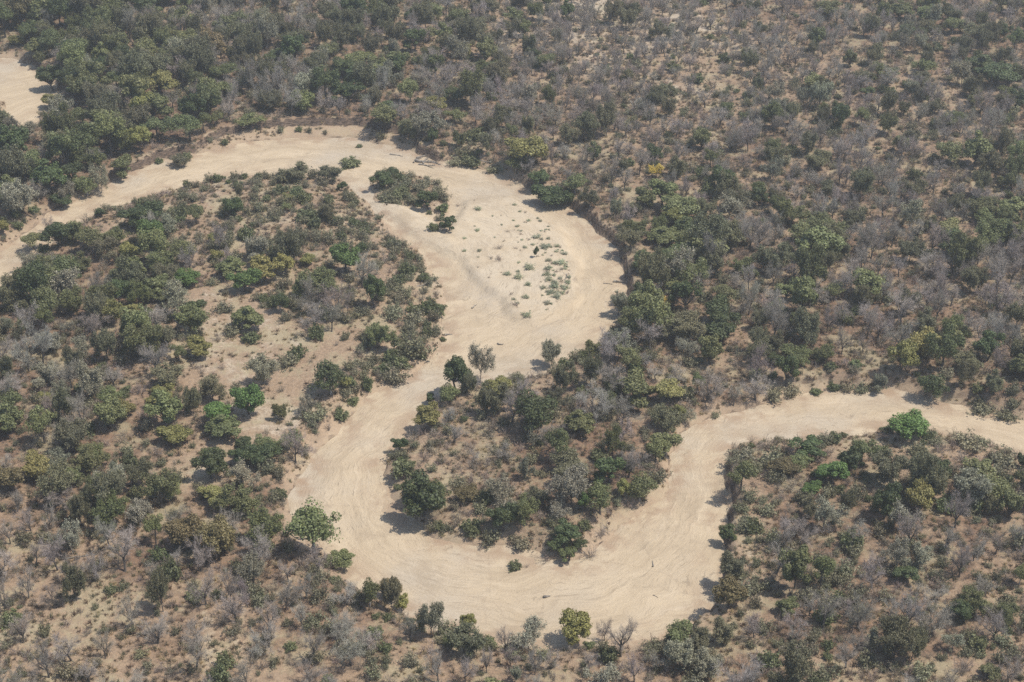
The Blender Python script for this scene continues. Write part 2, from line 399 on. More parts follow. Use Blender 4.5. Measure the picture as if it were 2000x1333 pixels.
def ground_material():
    N = NT('soil'); pos = N.n('ShaderNodeNewGeometry').outputs['Position']
    A = lambda k: N.n('ShaderNodeAttribute', attribute_name=k).outputs['Fac']
    f1 = N.noise(pos, 0.35, 6, 0.65); f2 = N.noise(pos, 1.6, 5, 0.7); f3 = N.noise(pos, 5.0, 3, 0.7)
    pale = N.math('ADD', A('pale'), N.math('MULTIPLY_ADD', f1, 0.7, -0.35))
    litter = N.mix((0.115, 0.080, 0.055), (0.235, 0.142, 0.088), N.ramp(f2, 0.35, 0.65))
    tan = N.mix((0.235, 0.165, 0.108), (0.375, 0.265, 0.172), N.ramp(f2, 0.3, 0.7))
    white = N.mix((0.42, 0.335, 0.24), (0.56, 0.48, 0.37), N.ramp(f2, 0.3, 0.7))
    col = N.mix(litter, tan, N.ramp(pale, 0.18, 0.55)); col = N.mix(col, white, N.ramp(pale, 0.62, 0.95))
    straw = N.mix(col, (0.36, 0.31, 0.19), N.math('MULTIPLY', N.ramp(N.noise(pos, 0.12, 6, 0.7), 0.48, 0.62), 0.6))
    col = N.mix(straw, (0.44, 0.35, 0.24), N.math('MULTIPLY', A('track'), 0.8))
    speck = N.ramp(f3, 0.53, 0.64); col = N.mix(col, (0.10, 0.08, 0.06), N.math('MULTIPLY', speck, 0.55))
    col = N.mix(col, (0.41, 0.31, 0.21), N.math('MULTIPLY', A('edge'), 0.6))
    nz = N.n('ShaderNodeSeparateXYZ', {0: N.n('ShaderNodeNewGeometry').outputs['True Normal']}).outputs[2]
    strat_shade = N.mix((0.055, 0.040, 0.030), (0.17, 0.12, 0.085), N.ramp(N.noise(N.n('ShaderNodeMapping', {0: pos, 3: (0.5, 0.5, 3)}).outputs[0], 1.5, 4), 0.35, 0.65))  # cut-bank earth layers, colour darkened to stand for shade under the overhang
    col = N.mix(strat_shade, col, N.ramp(nz, 0.5, 0.78))
    bump = N.n('ShaderNodeBump', {'Strength': 0.7, 'Distance': 0.12, 'Height': N.math('ADD', f2, f3)}).outputs[0]
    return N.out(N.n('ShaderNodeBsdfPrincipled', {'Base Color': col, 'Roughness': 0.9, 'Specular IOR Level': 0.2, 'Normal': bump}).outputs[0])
def sand_material():
    N = NT('river_sand'); geo = N.n('ShaderNodeNewGeometry'); pos = geo.outputs['Position']
    flow = N.n('ShaderNodeAttribute', attribute_name='flow').outputs['Vector']
    A = lambda k: N.n('ShaderNodeAttribute', attribute_name=k).outputs['Fac']
    warp = N.n('ShaderNodeVectorMath', {0: N.n('ShaderNodeTexNoise', {'Vector': pos, 'Scale': 0.05, 'Detail': 3}).outputs[1], 1: (14, 14, 0)}, operation='MULTIPLY').outputs[0]
    fl = N.n('ShaderNodeVectorMath', {0: flow, 1: warp}, operation='ADD').outputs[0]
    st = lambda sx, sy, sc, det=4, r=0.6: N.noise(N.n('ShaderNodeMapping', {0: fl, 3: (sx, sy, 1)}).outputs[0], sc, det, r)
    w2 = N.n('ShaderNodeVectorMath', {0: N.n('ShaderNodeTexNoise', {'Vector': pos, 'Scale': 0.35, 'Detail': 3}).outputs[1], 1: (1.6, 1.6, 0)}, operation='MULTIPLY').outputs[0]
    fl = N.n('ShaderNodeVectorMath', {0: fl, 1: w2}, operation='ADD').outputs[0]
    a = st(0.10, 0.5, 0.55, 7, 0.7); b = st(0.08, 1.0, 1.5, 6, 0.68); c = st(0.10, 1.0, 4.0, 5, 0.7)
    big = N.noise(pos, 0.035, 4, 0.55); mid = N.noise(pos, 0.25, 5, 0.65); fine = N.noise(pos, 2.5, 5, 0.7)
    col = N.mix((0.40, 0.312, 0.208), (0.53, 0.425, 0.292), N.ramp(a, 0.25, 0.75))
    col = N.mix(col, (0.43, 0.365, 0.28), N.math('MULTIPLY', N.ramp(big, 0.46, 0.66), 0.75))
    col = N.mix(col, (0.52, 0.435, 0.32), N.math('MULTIPLY', A('bar'), N.math('MULTIPLY_ADD', N.ramp(mid, 0.35, 0.6), 0.45, 0.2)))
    line = N.math('MULTIPLY', N.ramp(b, 0.53, 0.66), N.ramp(mid, 0.44, 0.58))
    col = N.mix(col, (0.25, 0.195, 0.135), N.math('MULTIPLY', line, 0.6))
    col = N.mix(col, (0.26, 0.205, 0.145), N.math('MULTIPLY', N.math('MULTIPLY', N.ramp(c, 0.54, 0.66), N.ramp(big, 0.40, 0.52)), 0.75))
    col = N.mix(col, (0.55, 0.45, 0.33), N.math('MULTIPLY', N.ramp(st(0.05, 1.0, 1.1, 5, 0.6), 0.55, 0.7), 0.4))
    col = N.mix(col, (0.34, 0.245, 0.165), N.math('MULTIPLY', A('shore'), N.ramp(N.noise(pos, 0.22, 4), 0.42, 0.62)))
    col = N.mix(col, (0.37, 0.315, 0.25), N.math('MULTIPLY', N.math('MULTIPLY', A('grey'), N.ramp(N.noise(pos, 0.7, 5, 0.7), 0.42, 0.6)), 0.25))
    col = N.mix(col, (0.345, 0.27, 0.185), N.math('MULTIPLY', N.ramp(N.noise(pos, 0.09, 6, 0.72), 0.52, 0.66), 0.55))
    col = N.mix(col, (0.24, 0.19, 0.14), N.math('MULTIPLY', N.math('MULTIPLY', N.ramp(N.noise(pos, 3.2, 3, 0.8), 0.60, 0.68), N.ramp(mid, 0.45, 0.62)), 0.55))
    # the winding prints of animals that crossed the bed
    wv = N.n('ShaderNodeTexVoronoi', {'Vector': N.n('ShaderNodeVectorMath', {0: pos, 1: warp}, operation='ADD').outputs[0], 'Scale': 0.06}, feature='DISTANCE_TO_EDGE').outputs[0]
    tr = N.math('MULTIPLY', N.math('SUBTRACT', 1.0, N.ramp(wv, 0.004, 0.016)), N.ramp(fine, 0.4, 0.6))
    col = N.mix(col, (0.30, 0.23, 0.16), N.math('MULTIPLY', tr, 0.35))
    hgt = N.math('ADD', N.math('MULTIPLY', a, 0.9), N.math('ADD', N.math('MULTIPLY', b, 0.5), N.math('MULTIPLY', fine, 0.5)))
    bump = N.n('ShaderNodeBump', {'Strength': 0.8, 'Distance': 0.35, 'Height': hgt}).outputs[0]
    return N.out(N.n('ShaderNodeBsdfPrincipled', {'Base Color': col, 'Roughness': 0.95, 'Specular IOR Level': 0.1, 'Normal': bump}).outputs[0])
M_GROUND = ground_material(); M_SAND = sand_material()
build_ground(); build_bed()

# ---------------------------------------------------------------- plants: skeletons, leaves
def norm(v): return v / (np.linalg.norm(v, axis=-1, keepdims=True) + 1e-9)
def tubes(segs, sides=5):
    """segs: rows p0(3) p1(3) r0 r1 -> tapered prisms"""
    S = np.array(segs, float).reshape(-1, 8); p0, p1, r0, r1 = S[:, :3], S[:, 3:6], S[:, 6:7], S[:, 7:8]
    d = norm(p1 - p0); ref = np.where(np.abs(d[:, 2:3]) < 0.9, [[0, 0, 1.0]], [[1.0, 0, 0]])
    a = norm(np.cross(d, ref)); b = np.cross(d, a); V = []
    for r, p in ((r0, p0 - d * r0 * 0.3), (r1, p1 + d * r1 * 0.3)):
        for k in range(sides):
            t = 2 * math.pi * k / sides; V.append(p + r * (a * math.cos(t) + b * math.sin(t)))
    V = np.stack(V, 1); n = len(S); base = (np.arange(n) * 2 * sides)[:, None]
    Q = np.concatenate([base + np.array([[k, (k + 1) % sides, sides + (k + 1) % sides, sides + k]]) for k in range(sides)])
    caps = [base + np.array([[sides + k for k in range(sides)]])] if sides <= 4 else []
    return V.reshape(-1, 3), Q
def slivers(rng, P0, P1, W):
    """thin twigs: one tapering three-cornered blade each way"""
    d = norm(P1 - P0); a = norm(np.cross(d, rng.normal(size=P0.shape)))
    V = np.stack([P0 - a * W, P0 + a * W, P1], 1).reshape(-1, 3)
    return V, (np.arange(len(P0)) * 3)[:, None] + np.array([[0, 1, 2]])
def leaf_quads(rng, Cn, Nn, S):
    Nn = norm(Nn); a = norm(np.cross(Nn, rng.normal(size=Nn.shape))); b = np.cross(Nn, a); s = S[:, None]
    k = 0.55 + 0.35 * rng.random((len(Cn), 1))
    V = np.stack([Cn - a * s, Cn - b * s * k + Nn * s * 0.15, Cn + a * s, Cn + b * s * k + Nn * s * 0.15], 1).reshape(-1, 3)
    return V, (np.arange(len(Cn)) * 4)[:, None] + np.array([[0, 1, 2, 3]])
def join(parts):
    """parts: (V, polys, material slot, per-face value) -> arguments for mesh_from"""
    Vs, tri, quad, off = [], [], [], 0
    for V, Pn, m, lv in parts:
        (tri if Pn.shape[1] == 3 else quad).append((Pn + off, np.full(len(Pn), m), lv)); Vs.append(V); off += len(V)
    polys, mi, lvs = [], [], []
    for g in (tri, quad):
        if g: polys.append(np.concatenate([x[0] for x in g])); mi += [x[1] for x in g]; lvs += [x[2] for x in g]
    return np.concatenate(Vs), polys, np.concatenate(mi), np.concatenate(lvs)
def rot_about(d, ang, rng):
    a = np.cross(d, rng.normal(size=3)); a /= np.linalg.norm(a)
    return d * math.cos(ang) + a * math.sin(ang)
class Skel:
    def __init__(s, seed, H=8.0, spread=1.0, fork=0.3, limbs=4, up=0.25, dens=1.0, tr=0.17, lean=0.1):
        s.rng = rng = np.random.default_rng(seed); s.seg = []; s.tw0 = []; s.tw1 = []; s.up = up; s.dens = dens; s.H = H
        p = np.array([0, 0, -0.5]); d = norm(np.array([rng.normal() * lean, rng.normal() * lean, 1.0])); r = tr
        n = 4; L = (H * fork + 0.5) / n
        for i in range(n):
            d = norm(d + rng.normal(size=3) * 0.09); q = p + d * L; r2 = r * 0.93; s.seg.append([*p, *q, r * (1.35 if i == 0 else 1), r2]); p, r = q, r2
        az = rng.random() * 6.28
        for k in range(limbs):
            az += 2 * math.pi / limbs + rng.normal() * 0.35; tilt = (0.35 + 0.55 * rng.random()) * spread
            dd = np.array([math.cos(az) * math.sin(tilt), math.sin(az) * math.sin(tilt), math.cos(tilt)])
            s.grow(p - d * rng.random() * L * 0.8, dd, H * (0.5 + 0.12 * rng.random()), r * 0.72, 1)
        s.tw0 = np.array(s.tw0); s.tw1 = np.array(s.tw1)
    def grow(s, p, d, L, r, lev):
        rng = s.rng; n = 4 if lev == 1 else 3; l = L / n
        for i in range(n):
            d = norm(d + rng.normal(size=3) * (0.16 + 0.05 * lev) + np.array([0, 0, s.up * 0.5 * (0.6 if lev == 1 else 0.25)]))
            q = p + d * l; r2 = r * (0.8 if i < n - 1 else 0.5); s.seg.append([*p, *q, r, r2])
            if lev < 3:
                for k in range((2 if i else 1) if lev == 1 else 2):
                    s.grow(p + (q - p) * (0.4 + 0.6 * rng.random()), rot_about(d, 0.45 + 0.55 * rng.random(), rng), L * (0.40 + 0.16 * rng.random()), r2 * 0.62, lev + 1)
            nt = int(round((7 if lev == 3 else 4 if lev == 2 else 0) * s.dens))
            for k in range(nt):
                a = p + (q - p) * rng.random(); dd = rot_about(d, 0.3 + 0.7 * rng.random(), rng); dd = norm(dd + np.array([0, 0, 0.15]))
                b = a + dd * (0.5 + 0.7 * rng.random()); s.tw0.append(a); s.tw1.append(b)
                if rng.random() < 0.6:
                    m = a + (b - a) * (0.3 + 0.4 * rng.random()); s.tw0.append(m); s.tw1.append(m + rot_about(dd, 0.6, rng) * (0.3 + 0.4 * rng.random()))
            p, r = q, r2
        if lev == 1: s.grow(p, d, L * 0.45, r, 2)
def split_segs(seg, rmin): return [x for x in seg if x[6] >= rmin], [x for x in seg if x[6] < rmin]

class Kind: pass
def make_skel_kind(name, seeds, bark, leaf=0, lsize=(0.12, 0.24), tw=0.016, twig_mat=None, **kw):
    out = []
    for sd in seeds:
        S = Skel(sd, **kw); rng = S.rng
        big, small = split_segs(S.seg, 0.045)
        V, Q = tubes(big, 6); tm = mesh_from('trunk', V, [Q], [bark], smooth=True)
        parts = []
        if small: V, Q = tubes(small, 3); parts.append((V, Q, 0, rng.random(len(Q)) * 0.6))
        V, T = slivers(rng, S.tw0, S.tw1, np.full((len(S.tw0), 1), tw)); parts.append((V, T, 0, 0.2 + 0.8 * rng.random(len(T))))
        if leaf:
            n = int(len(S.tw0) * leaf); i = rng.integers(0, len(S.tw0), n)
            c = S.tw0[i] + (S.tw1[i] - S.tw0[i]) * (0.4 + 0.7 * rng.random((n, 1))) + rng.normal(size=(n, 3)) * 0.10
            V, Q = leaf_quads(rng, c, rng.normal(size=(n, 3)) + np.array([0, 0, 0.7]), lsize[0] + (lsize[1] - lsize[0]) * rng.random(n))
            parts.append((V, Q, 1, rng.random(n)))
        V, P, mi, lv = join(parts)
        cm = mesh_from('crown', V, P, [twig_mat or M_TWIG2, M_LEAF], mi, {'lv': lv})
        rad = np.percentile(np.hypot(S.tw1[:, 0], S.tw1[:, 1]), 90); top = np.percentile(S.tw1[:, 2], 99)
        out.append((tm, cm, rad, top))
    return out
def make_dense_kind(seeds, bark, H=8.0, R=3.6, low=0.22, lumps=32, leaves=9000, lsize=(0.13, 0.27), flat=1.0, gap=0.15):
    out = []
    for sd in seeds:
        rng = np.random.default_rng(sd); lum = []
        zc = H * (low + (1 - low) * 0.45); rz = H * (1 - low) * 0.5 * flat
        ex = 0.85 + 0.3 * rng.random(); ph = rng.random() * 3.14
        for k in range(lumps):
            for _ in range(20):
                u = rng.normal(size=3); u /= np.linalg.norm(u)
                if u[2] > -0.55: break
            f = 0.42 + 0.46 * rng.random() if k > 4 else 0.25
            x, y = u[0] * R * f * ex, u[1] * R * f / ex
            c = np.array([x * math.cos(ph) - y * math.sin(ph), x * math.sin(ph) + y * math.cos(ph), zc + u[2] * rz * (f + 0.1)])
            lum.append((c, R * (0.17 + 0.20 * rng.random())))
        segs = []; p = np.array([0, 0, -0.5]); hub = np.array([rng.normal() * 0.25, rng.normal() * 0.25, H * low * 1.15]); segs.append([*p, *((p + hub) / 2), 0.30, 0.22]); segs.append([*((p + hub) / 2), *hub, 0.22, 0.19])
        for c, r in lum:
            m = hub + (c - hub) * 0.5 + rng.normal(size=3) * 0.25; segs.append([*hub, *m, 0.11, 0.07]); segs.append([*m, *c, 0.07, 0.03])
        V, Q = tubes(segs, 6); tm = mesh_from('trunk', V, [Q], [bark], smooth=True)
        w = np.array([r * r for c, r in lum]); cnt = (leaves * w / w.sum()).astype(int); Cn, Nn = [], []
        for (c, r), n in zip(lum, cnt):
            if gap and rng.random() < gap: n = n // 3
            u = norm(rng.normal(size=(n, 3))); rr = r * (0.55 + 0.5 * rng.random((n, 1)) ** 0.6)
            lump = 1 + 0.16 * np.sin(u[:, :1] * 7 + sd) * np.sin(u[:, 1:2] * 6 + 1) + 0.12 * np.sin(u[:, 2:3] * 9)
            Cn.append(c + u * rr * lump * np.array([[1, 1, 0.82]])); Nn.append(u + rng.normal(size=(n, 3)) * 0.55 + np.array([0, 0, 0.25]))
        Cn = np.concatenate(Cn); Nn = np.concatenate(Nn); n = len(Cn)
        V, Q = leaf_quads(rng, Cn, Nn, lsize[0] + (lsize[1] - lsize[0]) * rng.random(n) ** 1.5)
        big = np.sin(Cn[:, 0] * 1.3 + sd) * np.sin(Cn[:, 1] * 1.1) * 0.12
        V, P, mi, lv = join([(V, Q, 1, np.clip(rng.random(n) * 0.85 + 0.08 + big, 0, 1))])
        cm = mesh_from('crown', V, P, [M_TWIG2, M_LEAF], mi, {'lv': lv})
        out.append((tm, cm, np.percentile(np.hypot(Cn[:, 0], Cn[:, 1]), 93), np.percentile(Cn[:, 2], 99)))
    return out
DENSE = make_dense_kind(range(10, 14), M_BARK) + make_dense_kind([15, 16], M_BARK, low=0.1, lumps=40, gap=0.3) + make_dense_kind([17, 18], M_BARK, low=0.18, lumps=17, leaves=7000) + make_dense_kind([19, 120], M_PALEBARK, low=0.25, lumps=44, leaves=7500, gap=0.45, lsize=(0.11, 0.23)) + make_dense_kind([121], M_BARK, low=0.15, lumps=30, R=3.0, leaves=7500)
UMBRELLA = make_dense_kind(range(20, 24), M_BARK, low=0.42, lumps=24, leaves=6000, gap=0.25, lsize=(0.10, 0.22))
LOOSE = make_skel_kind('loose', range(30, 36), M_BARK, leaf=2.0, lsize=(0.10, 0.20), spread=1.1, fork=0.32, limbs=5, dens=0.8, tr=0.2)
SPARSE = make_skel_kind('sparse', range(40, 43), M_PALEBARK, leaf=0.8, lsize=(0.10, 0.19), spread=0.9, fork=0.3, limbs=4, dens=0.8)
BARET = make_skel_kind('bare', range(50, 56), M_BARK, twig_mat=M_TWIG, spread=1.0, fork=0.26, limbs=5, dens=0.55, up=0.3, tr=0.32, tw=0.015) + \
        make_skel_kind('bare', range(56, 59), M_BARK, twig_mat=M_TWIG, spread=0.8, fork=0.4, limbs=4, dens=0.6, up=0.4, tr=0.30, tw=0.015)
def make_shrub(seeds, leaf, stems=14, H=1.9, R=1.5, twigs=420, lsize=(0.07, 0.15)):
    out = []
    for sd in seeds:
        rng = np.random.default_rng(sd); segs, a0, a1 = [], [], []
        for k in range(stems):
            az = rng.random() * 6.28; tilt = 0.2 + 0.85 * rng.random(); p = np.array([rng.normal() * 0.2, rng.normal() * 0.2, -0.15])
            d = np.array([math.cos(az) * math.sin(tilt), math.sin(az) * math.sin(tilt), math.cos(tilt)]); L = H * (0.6 + 0.5 * rng.random()) / 3; r = 0.03
            for i in range(3):
                d = norm(d + rng.normal(size=3) * 0.2 + np.array([0, 0, 0.05])); q = p + d * L; segs.append([*p, *q, r, r * 0.7]); r *= 0.7
                for t in range(twigs // stems // 3):
                    a = p + (q - p) * rng.random(); dd = norm(rot_about(d, 0.4 + 0.8 * rng.random(), rng) + np.array([0, 0, 0.1])); a0.append(a); a1.append(a + dd * (0.25 + 0.4 * rng.random()))
                p = q
        a0, a1 = np.array(a0), np.array(a1)
        V, Q = tubes(segs, 3); parts = [(V, Q, 0, rng.random(len(Q)) * 0.5)]
        V, T = slivers(rng, a0, a1, np.full((len(a0), 1), 0.014)); parts.append((V, T, 0, 0.2 + 0.8 * rng.random(len(T))))
        if leaf:
            n = int(len(a0) * leaf); i = rng.integers(0, len(a0), n); c = a1[i] + rng.normal(size=(n, 3)) * 0.12
            V, Q = leaf_quads(rng, c, rng.normal(size=(n, 3)) + norm(c) * 0.6, lsize[0] + (lsize[1] - lsize[0]) * rng.random(n)); parts.append((V, Q, 1, rng.random(n)))
        V, P, mi, lv = join(parts)
        me = mesh_from('shrub', V, P, [M_TWIG if not leaf else M_TWIG2, M_LEAF], mi, {'lv': lv})
        out.append((None, me, np.percentile(np.hypot(a1[:, 0], a1[:, 1]), 92), np.percentile(a1[:, 2], 98)))
    return out
SHRUB_BARE = make_shrub([70, 71, 72, 73], 0); SHRUB_LEAFY = make_shrub([75, 76, 77, 78], 2.6); SHRUB_FULL = make_shrub([80, 81], 6.0, lsize=(0.08, 0.17))
def make_tuft(seeds):
    out = []
    for sd in seeds:
        rng = np.random.default_rng(sd); n = 34; a = rng.random(n) * 6.28; t = 0.2 + 0.9 * rng.random(n); L = 0.25 + 0.4 * rng.random(n)
        p0 = np.stack([rng.normal(size=n) * 0.12, rng.normal(size=n) * 0.12, np.full(n, -0.05)], 1)
        p1 = p0 + np.stack([np.cos(a) * np.sin(t), np.sin(a) * np.sin(t), np.cos(t)], 1) * L[:, None]
        V, T = slivers(rng, p0, p1, np.full((n, 1), 0.035)); out.append(mesh_from('tuft', V, [T], [M_GRASS], fattr={'lv': rng.random(n)}))
    return out
TUFT = make_tuft([90, 91, 92])

